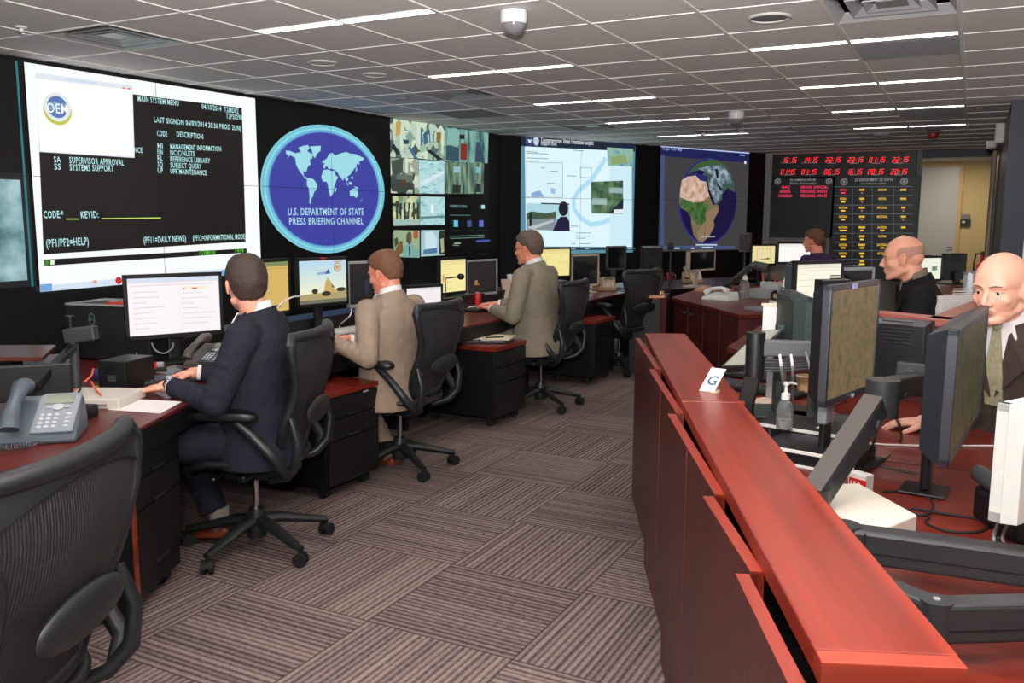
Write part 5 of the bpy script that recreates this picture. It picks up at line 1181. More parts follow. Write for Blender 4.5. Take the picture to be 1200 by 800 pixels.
# right side
mapm = emi_noise('satellite_map_brown', [(84, 84, 62), (108, 96, 66), (132, 106, 74), (100, 94, 68), (124, 104, 72), (104, 92, 66)], 14, .9, stretch=(1, .8, 1))
mapm2 = emi_noise('satellite_map_dark', [(40, 40, 32), (66, 60, 38), (82, 70, 46), (50, 58, 40), (70, 66, 44)], 11, .8, stretch=(1, .8, 1))
def sm1(c, w, h): c.rect(-w, -h, w, h, mapm)
def sm2(c, w, h): c.rect(-w, -h, w, h, mapm2)
GUN = mat('gunmetal_bezel', (62, 64, 70), .35, .3)
r1, M1_, w1_, h1_, c1_ = monitor('big monitor with brown satellite map, left of the bald man in brown', (969, 2.5, 332, 478), (1027, 2.79, 328, 459), screen=sm1, bez=GUN, backm=BLACK, bw=.016, th=.06, logo=True, stand=None)
obj('asset_sticker', MB().box(-.018, .018, .12, .136, .004, .0055), mat('lilac_sticker', (150, 150, 200), .5), r1, M=Matrix.Translation((-.02, h1_-.138, 0)))
st = MB().box(-.035, .035, -h1_-.09, -h1_*.2, -.085, -.055); obj('stand_neck', st, SILVER, r1, bevel=.008); obj('stand_foot', MB().box(-.12, .12, -(c1_.z-.742), -(c1_.z-.742)+.012, -.16, .08).box(-.03, .03, -(c1_.z-.745), -h1_-.08, -.08, -.06), BLACK, r1, bevel=.008)
r2, M2_, w2_, h2_, c2_ = monitor('large angled monitor with dark green map at the right, before the man in brown', (1116, 2.06, 379, 541), (1152, 2.62, 363, 497), screen=sm2, bez=GUN, backm=mat('blue_black_housing', (34, 38, 44), .4), bw=.016, th=.07, stand=None)
obj('stand_neck', MB().box(-.03, .03, -(c2_.z-.75), -h2_*.3, -.10, -.075), BLACK, r2, bevel=.006); obj('stand_foot', MB().box(-.06, .06, -(c2_.z-.742), -(c2_.z-.750), -.15, -.03), BLACK, r2, bevel=.004)
r3, M3_, w3_, h3_, c3_ = monitor('black monitor seen from behind between the two map monitors', (1020, 3.0, 371, 462), (1093, 2.86, 374, 456), front=False, stand=None, bez=BLACK)
obj('vesa_bracket', MB().box(-.05, .05, -.06, .05, -.075, -.05).cyl((0, 0, -.075), (0, 0, -.105), .035), CHARC, r3, bevel=.006, M=Matrix.Translation((-w3_*.62, -h3_*.5, 0)))
cv = Canvas(basis(c3_, -CR, CU, CF)); 
monitor('white-screened monitor back to back with the black monitor, mid desk', (930, 4.35, 304, 372), (987, 4.5, 305, 372), screen=docscreen((250, 246, 226), 6, 1, False), stand='foot', th=.09, backm=mat('green_grey_housing', (50, 64, 62), .4))
monitor('small black monitor from behind overlapping the white screen', (954, 3.9, 326, 372), (988, 3.95, 327, 372), front=False, taper=False)
monitor('greenish black monitor seen from behind at a steep angle', (926, 3.55, 337, 398), (951, 3.15, 350, 402), front=False, bez=mat('green_black_housing', (38, 50, 48), .4), th=.06)
monitor('flat black monitor back behind the silver map monitor', (937, 3.3, 358, 405), (985, 3.25, 360, 405), front=False, bez=CHARC, backm=mat('dark_slate_housing', (38, 40, 44), .5))
monitor('small silver-framed monitor with dark screen left of the bald man in black', (984, 5.0, 314, 356), (1024, 5.1, 312, 356), bez=SILVER)
def s8(c, w, h):
    c.rect(-w, -h, w, h, (236, 240, 220)); c.rect(-w, -h, -w*.78, h, (60, 120, 170)); c.rect(w*.2, -h*.2, w*.7, h*.25, (150, 170, 140)); c.rect(w*.3, -h*.1, w*.55, h*.15, (90, 110, 90)); c.poly([(-w*.55, -h), (-w*.5, -h*.5), (-w*.35, -h*.4), (-w*.3, -h)], (40, 50, 50), False)
monitor('monitor with white page and small green picture near the doorway', (1074, 7.6, 299, 330), (1104, 7.7, 300, 330), screen=s8, zd=.94)
monitor('black monitor from behind, standing next to the white page one', (1103, 7.55, 298, 329), (1128, 7.6, 295, 327), front=False, zd=.94, taper=False)
monitor('small silver monitor edge-on beside the head of the man in brown', (1129, 5.4, 318, 350), (1141, 5.5, 318, 350), front=False, bez=SILVER, zd=1.1)
monitor('white paper-coloured monitor back standing behind the corner of the divider', (1094, 4.5, 345, 372), (1141, 4.6, 346, 372), front=False, bez=mat('ivory_housing', (224, 220, 214), .5), zd=.9, taper=False)
def s12(c, w, h):
    c.rect(-w, -h, w, h, (232, 220, 160)); c.rect(-w*.6, -h*.55, w*.6, h*.7, (205, 180, 120)); c.rect(-w*.55, -h*.5, w*.55, h*.65, (236, 222, 168))
    for k in range(4): c.rect(-w*.4+k*w*.25, -h*.5, -w*.38+k*w*.25, h*.65, (170, 150, 110)); c.n -= 1
    c.n += 1; c.poly([(-w*.5, -h*.48), (0, -h*.42), (w*.5, -h*.3), (w*.5, -h*.5)], (90, 120, 60), False); c.rect(-w*.55, h*.1, w*.55, h*.13, (170, 150, 110))
monitor('far monitor with yellow chart left of the man in the purple shirt', (880, 10.0, 286, 311), (909.5, 10.1, 286, 311), screen=s12)
monitor('far monitor with blank white screen beside the man in the purple shirt', (911, 10.0, 284, 309), (951, 10.1, 283, 309), screen=docscreen((252, 250, 246), 3, 4))
r14, M14, w14, h14, c14 = monitor('large white-backed monitor cut by the right edge of the picture', (1166, 1.72, 462, 600), (1290, 1.95, 452, 585), front=False, bez=mat('white_monitor_housing', (206, 208, 204), .4), stand=None, th=.05, zd=.74, taper=False)
vm = MB()
for k in range(9): vm.box(w14-.10+.0*k, w14-.02, h14-.04-k*.006, h14-.0425-k*.006, -.054, -.049)
obj('vent_slots', vm, GREYP, r14)
# ================================================================== MONITOR ARMS
def beam(mb, a, b_, w, h):
    a, b_ = V(a), V(b_); d = (b_-a).normalized(); s = d.cross(V((0,0,1))).normalized(); u = s.cross(d)
    P = [a+s*i*w/2+u*j*h/2 for i, j in ((-1,-1),(1,-1),(1,1),(-1,1))]+[b_+s*i*w/2+u*j*h/2 for i, j in ((-1,-1),(1,-1),(1,1),(-1,1))]
    return mb.add(P, [(0,3,2,1),(4,5,6,7),(0,1,5,4),(1,2,6,5),(2,3,7,6),(3,0,4,7)])
armm = mat('black_arm_cover', (40, 42, 44), .42, bump=(500, .15, .001)); brn = mat('worn_arm_cover', (62, 55, 52), .5)
def postarm(label, base, top, segs, r=.028, m=armm, pz=DT):
    pass
t = thing('monitor_mount', 'thick black monitor arm beam, upper of the two at the lower right', 'monitor mount', (0,0,0), group='black monitor arms')
a, b_ = at(988, 634, .822), at(1235, 668, .822)
obj('arm_beam', beam(MB(), a, b_, .055, .072), armm, t, bevel=.008); d_ = (b_-a).normalized()
obj('end_joint', MB().cyl(a+V((0,0,-.038)), a+V((0,0,.038)), .034, n=24), armm, t, True); obj('cover_seam', beam(MB(), a+d_*.045+V((0,0,-.008)), b_+V((0,0,-.008)), .057, .002), BLACK2, t); obj('joint_gap', beam(MB(), a+d_*.04, a+d_*.044, .057, .064), BLACK2, t); obj('post', MB().cyl((a.x, a.y, DT), (a.x, a.y, a.z), .022, n=20), BLACK, t, True)
t = thing('monitor_mount', 'thick black monitor arm beam, lower of the two at the lower right', 'monitor mount', (0,0,0), group='black monitor arms')
a, b_, e_ = at(1042, 704, .815), at(1096, 726, .815), at(1240, 722, .815)
obj('arm_beam', beam(MB(), b_, e_, .05, .07), armm, t, bevel=.007); obj('elbow_beam', beam(MB(), a, b_, .05, .07), armm, t, bevel=.007); obj('elbow_joint', MB().cyl(b_+V((0,0,-.037)), b_+V((0,0,.037)), .027, n=24), armm, t, True)
obj('cover_seam', beam(MB(), b_+V((0,0,-.01)), e_+V((0,0,-.01)), .052, .002), BLACK2, t); obj('end_joint', MB().cyl(a+V((0,0,-.032)), a+V((0,0,.032)), .028, n=24), armm, t, True); obj('post', MB().cyl((a.x, a.y, DT), (a.x, a.y, a.z), .02, n=20), BLACK, t, True)
p = atd(1165, 700, 1.33); obj('screw', MB().cyl(b_+V((0,0,.037)), b_+V((0,0,.039)), .006), SILVER, t, True)
t = thing('monitor_mount', 'diagonal brown-topped monitor arm rising behind the counter to a black joint', 'monitor mount', (0,0,0), group='black monitor arms')
a, b_ = at(955, 584, .835), atd(1027, 474, 2.22)
bb_ = beam(MB(), a, b_, .05, .06); obj('arm_beam', bb_, [armm], t, bevel=.006)
u_ = (b_-a).normalized(); s_ = u_.cross(V((0,0,1))).normalized(); v_ = s_.cross(u_)
obj('top_cover', beam(MB(), a+v_*.032, b_+v_*.032, .05, .004), brn, t, bevel=.001)
obj('base_joint', MB().cyl(a+V((0,0,-.05)), a+V((0,0,.025)), .034, n=24), armm, t, True); obj('post', MB().cyl((a.x, a.y, DT), (a.x, a.y, a.z), .024, n=20), BLACK, t, True)
e0 = atd(1034, 462, 2.26); obj('elbow_joint', MB().cyl(e0+V((0,0,-.055)), e0+V((0,0,.04)), .042, n=28), armm, t, True)
e1_ = atd(1078, 447, 2.72); obj('forearm_beam', beam(MB(), e0+V((0,0,.01)), e1_, .05, .06), armm, t, bevel=.006)
vb = M3_ @ V((-w3_*.62, -h3_*.5, -.1)); obj('tilt_head', MB().cyl(e1_, vb, .028, .024), CHARC, t, True)
t = thing('monitor_mount', 'upright cylinder monitor arm with cable bundle left of the brown map monitor', 'monitor mount', (0,0,0), group='black monitor arms')
a = atd(885, 414, 2.85); obj('post_cylinder', MB().cyl(a+V((0,0,-.075)), a+V((0,0,.07)), .031, n=24), BLACK, t, True)
obj('post', beam(MB(), (a.x-.05, a.y+.0, DT), (a.x, a.y, a.z-.05), .035, .05), BLACK, t, bevel=.004)
e_ = atd(960, 409, 2.85); obj('arm_beam', beam(MB(), a+V((0,0,.02)), e_, .045, .052), mat('grey_arm_cover', (84, 86, 90), .45), t, bevel=.006)
cb = MB()
for k in range(5): cb.tube([a+V((0,0,-.02-.009*k)), a.lerp(e_, .5)+V((0,-.01,-.028-.009*k)), e_+V((0,0,-.022-.009*k))], .0042, 8)
obj('cable_bundle', cb, CHARC, t, True)
ct = MB()
for f_ in (.25, .7): ct.cyl(a.lerp(e_, f_)+V((-.002,-.0,-.012)), a.lerp(e_, f_+.01)+V((.0,-.0,-.012)), .055, n=16)
hd_ = M1_ @ V((0, -.02, -.065)); obj('tilt_head', MB().cyl(e_, hd_, .03, .024).ell(e_, (.04,.04,.045)), CHARC, t, True)
# tilted flat panel behind the post
q = [atd(850, 424, 3.1), atd(866, 436, 2.95), atd(911, 394, 3.15), atd(897, 377, 3.3)]
c = sum(q, V())/4; dx = ((q[2]-q[1])+(q[3]-q[0])).normalized(); dy = (q[0]-q[1])+(q[3]-q[2]); dy = (dy-dx*dy.dot(dx)).normalized(); n = dx.cross(dy)
if n.z < 0: dy, n = -dy, -n
M = basis(c, dx, dy, n); t = thing('tablet_display', 'flat grey display panel lying tilted behind the black cylinder post', 'display panel', M=M)
w, h = .15, .05
obj('frame', MB().box(-w, w, -h, h, -.025, 0), BLACK, t, bevel=.004); obj('screen', MB().box(-w+.01, w-.01, -h+.01, h-.01, 0, .001), mat('grey_green_screen', (150, 152, 140), .3), t); obj('support', MB().cyl((0,0,-.02), M.inverted() @ V((c.x, c.y, DT)), .015), BLACK, t)
# ================================================================== THINGS ON THE RIGHT DESK
def onbox(mb, x0, x1, y0, y1, z0, z1): return mb.box(x0, x1, y0, y1, z0, z1)
RZ = -.42
def dock(label, px, py, z, w=.30, d=.22, h=.055, rz=-.20):
    t = thing('docking_station', label, 'docking station', at(px, py, z), rz, 'docking stations behind the counter')
    obj('body', MB().box(-w/2, w/2, 0, d, .006, h), BLACK, t, bevel=.006); obj('white_rim', MB().box(-w/2-.004, w/2+.004, -.004, .004, h-.008, h+.002).box(w/2-.004, w/2+.004, -.004, .004, .0, h).box(-w/2-.004, w/2+.004, -.004, .004, 0, .007), WHITEP, t, bevel=.001)
    obj('feet', MB().box(-w/2+.02, -w/2+.05, .02, .2, 0, .006).box(w/2-.05, w/2-.02, .02, .2, 0, .006), RUBBER, t); obj('latch', MB().box(-w*.3, -w*.27, -.006, 0, .008, h-.006).box(w*.2, w*.23, -.006, 0, .008, h-.006), CHARC, t)
    return t
dock('black docking station with white rim, nearest to the counter', 940, 548, DT, h=.05)
d2_ = dock('black docking station with white rim and barcode label, behind the nearest one', 930, 523, DT, h=.06, w=.29)
obj('barcode_label', MB().box(.05, .075, .06, .15, .06, .0606), PAPER, d2_)
def bottle(label, p, s=1.0):
    t = thing('sanitizer_bottle', label, 'pump bottle', p, .6)
    obj('bottle', MB().lathe([(.001, 0), (.028*s, 0), (.03*s, .006*s), (.03*s, .075*s), (.024*s, .095*s), (.013*s, .105*s), (.013*s, .112*s)], 24), mat('clear_bottle_plastic', (225, 228, 230), .06, trans=.9), t, True)
    obj('gel', MB().lathe([(.001, .003*s), (.026*s, .004*s), (.026*s, .035*s), (.001, .036*s)], 20), mat('sanitizer_gel', (225, 215, 215), .2, trans=.5), t, True)
    obj('pump', MB().lathe([(.016*s, .108*s), (.016*s, .128*s), (.007*s, .134*s), (.005*s, .158*s), (.011*s, .16*s), (.011*s, .172*s), (.001, .174*s)], 18).tube([(0, 0, .167*s), (.02*s, 0, .168*s), (.04*s, 0, .162*s)], [.006*s, .005*s, .003*s], 8), WHITEP, t, True)
    return t
pB = at(919, 502, DT+.061); bottle('clear sanitizer pump bottle standing on the docking stations', pB, .92)
bottle('sanitizer pump bottle on the cherry island beside the white phone', at(872, 349, .75), 1.6)
o = obj('paper_folder', MB().prism([(p.x, p.y) for p in (at(874, 470, DT), at(905, 466, DT), at(912, 488, DT), at(884, 491, DT))], DT+.001, DT+.008), mat('manila_folder', (214, 190, 168), .8), bevel=.001); tag(o, 'cream folder lying on the desk behind the sanitizer bottle', 'folder')
p = at(962, 485, DT); t = thing('highlighter', 'pink highlighter pen lying on the red desk', 'highlighter', p, -.35)
obj('barrel', MB().box(-.055, .03, -.012, .012, .001, .018), mat('magenta_plastic', (226, 40, 120), .35), t, bevel=.006); obj('pen_cap', MB().box(.03, .065, -.009, .009, .002, .016), mat('hot_pink_plastic', (240, 30, 90), .35), t, bevel=.005)
def keyboard(label, p, rz, w=.44, d=.15, m=BLACK, key=CHARC, group='keyboards'):
    t = thing('keyboard', label, 'keyboard', p, rz, group)
    obj('base', MB().box(-w/2, w/2, -d/2, d/2, .001, .018), m, t, bevel=.004); k = MB()
    nx = 18
    for j in range(5):
        for i in range(nx): x0 = -w/2+.012+(w-.024)*i/nx; y0 = -d/2+.012+(d-.024)*j/5; k.box(x0+.002, x0+(w-.024)/nx-.002, y0+.002, y0+(d-.024)/5-.002, .018, .024)
    obj('keys', k, key, t); return t
keyboard('black keyboard on the right desk behind the folder and pump bottle', at(886, 458, DT), -.35)
keyboard('black keyboard farther back beside the tan paper cup on the right desk', at(905, 446, DT), -.3)
t = thing('paper_cup', 'tan paper cup leaning among cables on the right desk', 'cup', at(942, 463, DT))
obj('cup', MB().lathe([(.001, 0), (.026, 0), (.036, .085), (.034, .085), (.024, .004), (.001, .004)], 20, cap=False), mat('tan_paper', (196, 160, 118), .7), t, True); obj('cup_rim', MB().lathe([(.0355, .083), (.038, .086), (.0355, .089)], 20, cap=False), mat('cream_paper', (225, 210, 185), .7), t, True)
# white box
tp = [at(955, 604, .80), at(981, 566, .80), at(1007, 566, .80), at(1075, 603, .80), at(985, 640, .80)]
t = thing('white_equipment_box', 'white wedge-topped equipment box on the desk below the diagonal arm', 'box', (0,0,0))
obj('housing', MB().prism([(p.x, p.y) for p in tp], DT+.002, .80), mat('ivory_equipment_plastic', (226, 218, 204), .4), t, bevel=.004); obj('base_feet', MB().prism([(p.x*.995, p.y*.995) for p in tp], DT, DT+.003), RUBBER, t)
t = thing('snack_carton', 'small red and white carton next to the white equipment box', 'carton', at(1008, 575, DT), -.5)
obj('carton', MB().box(-.028, .028, -.018, .018, 0, .052), WHITEP, t, bevel=.002); obj('red_label', MB().box(-.024, .029, -.0195, -.0175, .004, .038), REDP, t); obj('bar_print', MB().box(-.018, -.014, -.0205, -.019, .008, .03).box(-.008, -.004, -.0205, -.019, .008, .03).box(.004, .01, -.0205, -.019, .008, .03), WHITEP, t)
def cable(label, pts, r, m, name='cable', cat='cable', grp=None):
    P = [V(p) for p in pts]; out = []
    for i in range(len(P)-1):
        p0, p1, p2, p3 = P[max(i-1, 0)], P[i], P[i+1], P[min(i+2, len(P)-1)]
        for k in range(8):
            s = k/8; out.append(.5*((2*p1)+(p2-p0)*s+(2*p0-5*p1+4*p2-p3)*s*s+(3*p1-p0-3*p2+p3)*s**3))
    out.append(P[-1]); o = obj(name, MB().tube(out, r, 8), m, None, True); return tag(o, label, cat, grp)
D = lambda x, y, z=DT+.004: at(x, y, z)
cable('black cable looping across the red desk beside the white box', [D(1035, 576), D(1075, 577), D(1094, 590), D(1085, 603), D(1066, 600), D(1072, 596), D(1110, 602), D(1160, 609)], .0032, RUBBER)
cable('black cable curling in front of the looped one toward the right edge', [D(1160, 609), D(1150, 622), D(1110, 622), D(1085, 612), D(1090, 606)], .003, RUBBER)
cable('thin white cable lying straight across the desk by the hand of the man in brown', [D(1014, 519), D(1045, 521), D(1100, 522), D(1165, 522)], .003, WHITEP)
cable('grey cable hanging from the black elbow joint of the diagonal arm', [atd(1031, 470, 2.2), atd(1030, 490, 2.2), atd(1027, 505, 2.2), D(1018, 533), D(1000, 548), D(985, 558)], .0038, CHARC)
cable('grey cable looping from the forearm down to the desk', [atd(1042, 470, 2.35), atd(1062, 461, 2.4), atd(1045, 478, 2.35), atd(1054, 498, 2.3), D(1055, 517), D(1035, 540), D(1000, 556)], .0038, CHARC)
for k, (x0, x1) in enumerate(((944, 960), (950, 966))): cable(['grey cable drooping behind the brown map monitor', 'second grey cable drooping behind the brown map monitor, nearer to it'][k], [atd(x0, 412, 2.8), atd(x0+8, 440, 2.8), atd(x0+14, 455, 2.8), atd(x1+10, 458, 2.8)], .004, GREYP)
for k, x in enumerate((914, 927)): cable(['white power lead hanging left of the paper cup', 'white power lead hanging just right of its neighbour, by the paper cup'][k], [atd(x, 416, 2.82), atd(x+2, 435, 2.82), D(x+6-k*4, 470)], .0045, WHITEP)
cable('black lead running over the pink highlighter', [D(992, 470), D(965, 482, DT+.025), D(950, 492), D(938, 498)], .0025, RUBBER)
cable('tangled black lead beside the tan paper cup', [D(918, 470), D(930, 455, DT+.03), D(948, 442, DT+.08), atd(955, 425, 2.7)], .003, RUBBER)
# phone and leads at right edge
t = thing('desk_phone', 'black desk phone with coiled leads at the right edge below the white monitor', 'phone', at(1205, 622, DT), .5)
obj('body', MB().box(-.09, .1, -.1, .1, 0, .09), BLACK, t, bevel=.015); obj('handset', MB().cap((-.085, -.07, .11), (-.085, .08, .12), .022, .022).cap((-.085, -.08, .1), (-.085, -.06, .1), .028), CHARC, t, True)
for k in range(3): cable(['grey lead hanging under the black desk phone, leftmost', 'grey lead hanging under the black desk phone, in the middle', 'grey lead hanging under the black desk phone, rightmost'][k], [at(1180+k*6, 600, .86), at(1170+k*6, 612, .80), at(1165+k*5, 632, DT+.01), at(1176+k*7, 652, DT+.006)], .004, [GREYP, BLACK, GREYP][k])
# G sign on the ledge
bl = at(819, 458, CT); br = bl+(CR*.8+V((.4637, -.886, 0))*.6).normalized()*.055; br.z = bl.z; dx = (br-bl).normalized(); n = V((dx.y, -dx.x, 0)); 
lean = (V((0,0,1))-n*.2).normalized(); n = dx.cross(lean).normalized(); M = basis(bl+V((0,0,.001)), dx, n.cross(dx).normalized(), n)
t = thing('position_sign', 'small white standing card with a teal G on the counter ledge', 'sign', M=M); w = (br-bl).length; hh = .085; sk = .035
obj('card', MB().add([(0,0,0),(w,0,0),(w+sk,hh,0),(sk,hh,0),(0,0,-.004),(w,0,-.004),(w+sk,hh,-.004),(sk,hh,-.004)], [(0,1,2,3),(7,6,5,4),(0,4,5,1),(1,5,6,2),(2,6,7,3),(3,7,4,0)]), WHITEP, t, bevel=.001)
cv = Canvas(M); cv.n = 3; G_ = text_geo('G'); cv.setm(mat('teal_print', (30, 92, 112), .5)); cv.mb.add([(w*.22+v.x*w*.62+sk*(.3+v.y*.38), hh*(.3+v.y*.38), .0015) for v in G_[0]], G_[1]); cv.done('letter', t)
b2 = at(836, 459, CT); f_ = obj('foot', MB().cyl((b2.x, b2.y, CT), (b2.x, b2.y, CT+.006), .022, n=20), mat('beige_sign_foot', (200, 178, 158), .5), t, True); 
f_.matrix_local = M.inverted()
# ================================================================== ISLAND THINGS
IZ = .75
t = thing('desk_phone', 'white desk phone on the corner of the cherry island', 'phone', at(843, 351, IZ), -.35)
obj('body', MB().add([(-.15,-.09,0),(.15,-.09,0),(.15,.1,0),(-.15,.1,0),(-.13,-.08,.03),(.14,-.08,.045),(.14,.09,.08),(-.12,.09,.06)], [(0,3,2,1),(4,5,6,7),(0,1,5,4),(1,2,6,5),(2,3,7,6),(3,0,4,7)]), WHITEP, t, bevel=.008)
obj('handset', MB().tube([(-.12, -.05, .06), (-.06, -.05, .1), (.05, -.05, .115), (.12, -.05, .09)], [.028, .016, .016, .028], 12), mat('white_handset', (236, 234, 230), .35), t, True)
o = obj('paper_stack', MB().box(-.16, .16, -.11, .11, 0, .02).box(-.15, .17, -.10, .12, .02, .03), mat('kraft_paper', (196, 150, 112), .8)); o.matrix_world = Matrix.Translation(at(836, 341, IZ))@Matrix.Rotation(-.3, 4, 'Z'); tag(o, 'low stack of tan papers on the island behind the white phone', 'papers')
t = thing('desk_organizer', 'grey desk organizer on the island right of the pump bottle', 'organizer', at(893, 349, IZ), -.4)
obj('tray', MB().box(-.1, .1, -.07, .07, 0, .09), mat('grey_organizer', (150, 152, 155), .5), t, bevel=.006); obj('back_tray', MB().box(-.08, .12, .075, .16, 0, .15), mat('light_grey_tray', (176, 176, 176), .5), t, bevel=.006); 
for k, (x, c_) in enumerate(((-.05, (196, 80, 50)), (.0, (40, 44, 48)), (.05, (170, 60, 50)))): obj('pen', MB().cyl((x, .1, .1), (x+.03*(k-1), .1, .23), .008), mat('pen_%s' % ['orange', 'black', 'red'][k], c_, .4), t, True)
t = thing('tape_dispenser', 'black and white tape dispenser on the island', 'tape dispenser', at(912, 356, IZ), -.5)
obj('base', MB().box(-.08, .08, -.03, .03, 0, .03), WHITEP, t, bevel=.006); obj('tape_roll', MB().cyl((-.02, -.02, .07), (-.02, .02, .07), .05, n=24), BLACK, t, True); obj('roll_core', MB().cyl((-.02, -.024, .07), (-.02, .024, .07), .022, n=20), mat('amber_core', (190, 170, 110), .5), t, True)
t = thing('letter_rack', 'pale curved letter rack on the right end of the island', 'rack', at(925, 358, IZ), -.4)
for k in range(3): obj('hoop', MB().tube([(-.09+k*.02, -.05+k*.04, 0), (-.08+k*.02, -.05+k*.04, .12), (.0+k*.02, -.05+k*.04, .19), (.08, -.05+k*.04, .12), (.09, -.05+k*.04, 0)], .012, 8), SILVER, t, True)
obj('base', MB().box(-.1, .1, -.06, .06, 0, .012), SILVER, t, bevel=.003)
o = obj('grey_pad', MB().box(-.14, .14, -.09, .09, 0, .025), GREYP, bevel=.004); o.matrix_world = Matrix.Translation(at(896, 364, IZ))@Matrix.Rotation(-.5, 4, 'Z'); tag(o, 'flat grey pad near the front edge of the island', 'pad')
t = thing('task_lamp', 'folded dark task lamp arm leaning on the island behind the pump bottle', 'lamp', at(850, 338, IZ), 0)
q0, q1 = at(850, 338, IZ)-at(850, 338, IZ), atd(883, 310, 7.6)-at(850, 338, IZ)
obj('base', MB().cyl((0,0,0), (0,0,.02), .07, n=20), BLACK, t, True); obj('lower_arm', MB().cyl((0,0,.02), q1, .03, .025), CHARC, t, True); obj('head', MB().cyl(q1, q1+V((.12, 0, -.03)), .035, .045), CHARC, t, True)
t = thing('file_box', 'white box with slanted front standing at the end of the island', 'box', atd(905, 376, 3.6)-V((0,0,.06)), -.45)
z0 = t.location.z-DT
obj('front', MB().prism([(-.05, 0), (.045, 0), (.045, .09), (-.02, .09)], 0, .12, M=Matrix.Rotation(0, 4, 'Z')), PAPER, t, bevel=.003); obj('lid', MB().prism([(-.054, -.004), (.049, -.004), (.049, .094), (-.022, .094)], .12, .13), mat('cream_paper', (225, 210, 185), .7), t); obj('pedestal', MB().box(-.03, .03, .02, .07, -z0, 0), SILVER, t)
t = thing('monitor_stand', 'upright silver stand with white edge in front of the greenish monitor', 'stand', at(921, 420, DT), -.3)
hh_ = atd(918, 366, 2.95).z-DT
obj('column', MB().box(-.018, .03, -.02, .02, 0, hh_), mat('brushed_silver_column', (150, 152, 160), .3, .6), t, bevel=.004); obj('white_edge', MB().box(-.022, -.008, -.024, -.018, 0, hh_), WHITEP, t); obj('foot', MB().box(-.09, .09, -.06, .08, 0, .012), GREYP, t, bevel=.004)
# ================================================================== LEFT DESK THINGS
LD = lambda x, y, z=DT: at(x, y, z)
# tower with round badge
a, b_ = atd(79, 410, 4.62), atd(165, 412, 4.50); dx = V((b_.x-a.x, b_.y-a.y, 0)); w = dx.length; dx.normalize(); n = V((dx.y, -dx.x, 0))
zt = atd(100, 358, 4.55).z; M = basis(V((a.x, a.y, DT)), dx, -n, V((0,0,1)))
t = thing('computer_tower', 'black computer tower with round badge and papers on its top, left of the white monitor', 'computer', M=M)
H_ = zt-DT
obj('case', MB().box(0, w+.06, 0, .30, .008, H_), mat('black_tower_case', (20, 22, 24), .35), t, bevel=.008); obj('feet', MB().box(.02, .08, .03, .28, 0, .009).box(w-.04, w+.02, .03, .28, 0, .009), RUBBER, t)
obj('top_rim', MB().box(0, w+.06, 0, .012, H_, H_+.01).box(0, .01, 0, .30, H_, H_+.01).box(0, w+.06, .29, .30, H_, H_+.01), SILVER, t)
Mf = basis(M @ V((0, -.001, 0)), dx, V((0,0,1)), n); cv = Canvas(Mf); cv.n = 2; bx, bz = w*.37, H_-.07
for k, (r, cc) in enumerate(((.028, (96, 116, 122)), (.0235, (22, 26, 28)))): cv.setm(mat('badge_%s' % ['silver', 'black'][k], cc, .4)); cv.n += 1; cv.mb.add([(bx+r*.7*math.cos(q*PI/16), bz+r*1.15*math.sin(q*PI/16), cv.z*cv.n) for q in range(32)], [tuple(range(32))])
cv.n += 1; cv.setm(mat('badge_silver')); vs_, fs_ = text_geo('DELL'); cv.mb.add([(bx-.015+v.x*.03, bz-.006+v.y*.013, cv.z*cv.n+.0004) for v in vs_], fs_)
o = cv.done('round_badge', t); o.matrix_local = M.inverted() @ Mf
o = obj('paper_pile', MB().box(0, .2, 0, .2, 0, .012), mat('red_folder', (200, 60, 44), .6)); o.matrix_world = M @ Matrix.Translation((w*.45, .06, H_+.001)); tag(o, 'red folder lying on top of the black computer tower', 'folder')
o = obj('envelope', MB().box(0, .16, 0, .1, 0, .004), mat('tan_envelope', (196, 146, 84), .7)); o.matrix_world = M @ Matrix.Translation((w*.75, .05, H_+.014)); tag(o, 'tan envelope on the red folder on the computer tower', 'envelope')
o = obj('paper_label', MB().box(0, .09, 0, .04, 0, .003), PAPER); o.matrix_world = M @ Matrix.Translation((w*.25, .2, H_+.001)); tag(o, 'small white card at the back of the computer tower top', 'card')
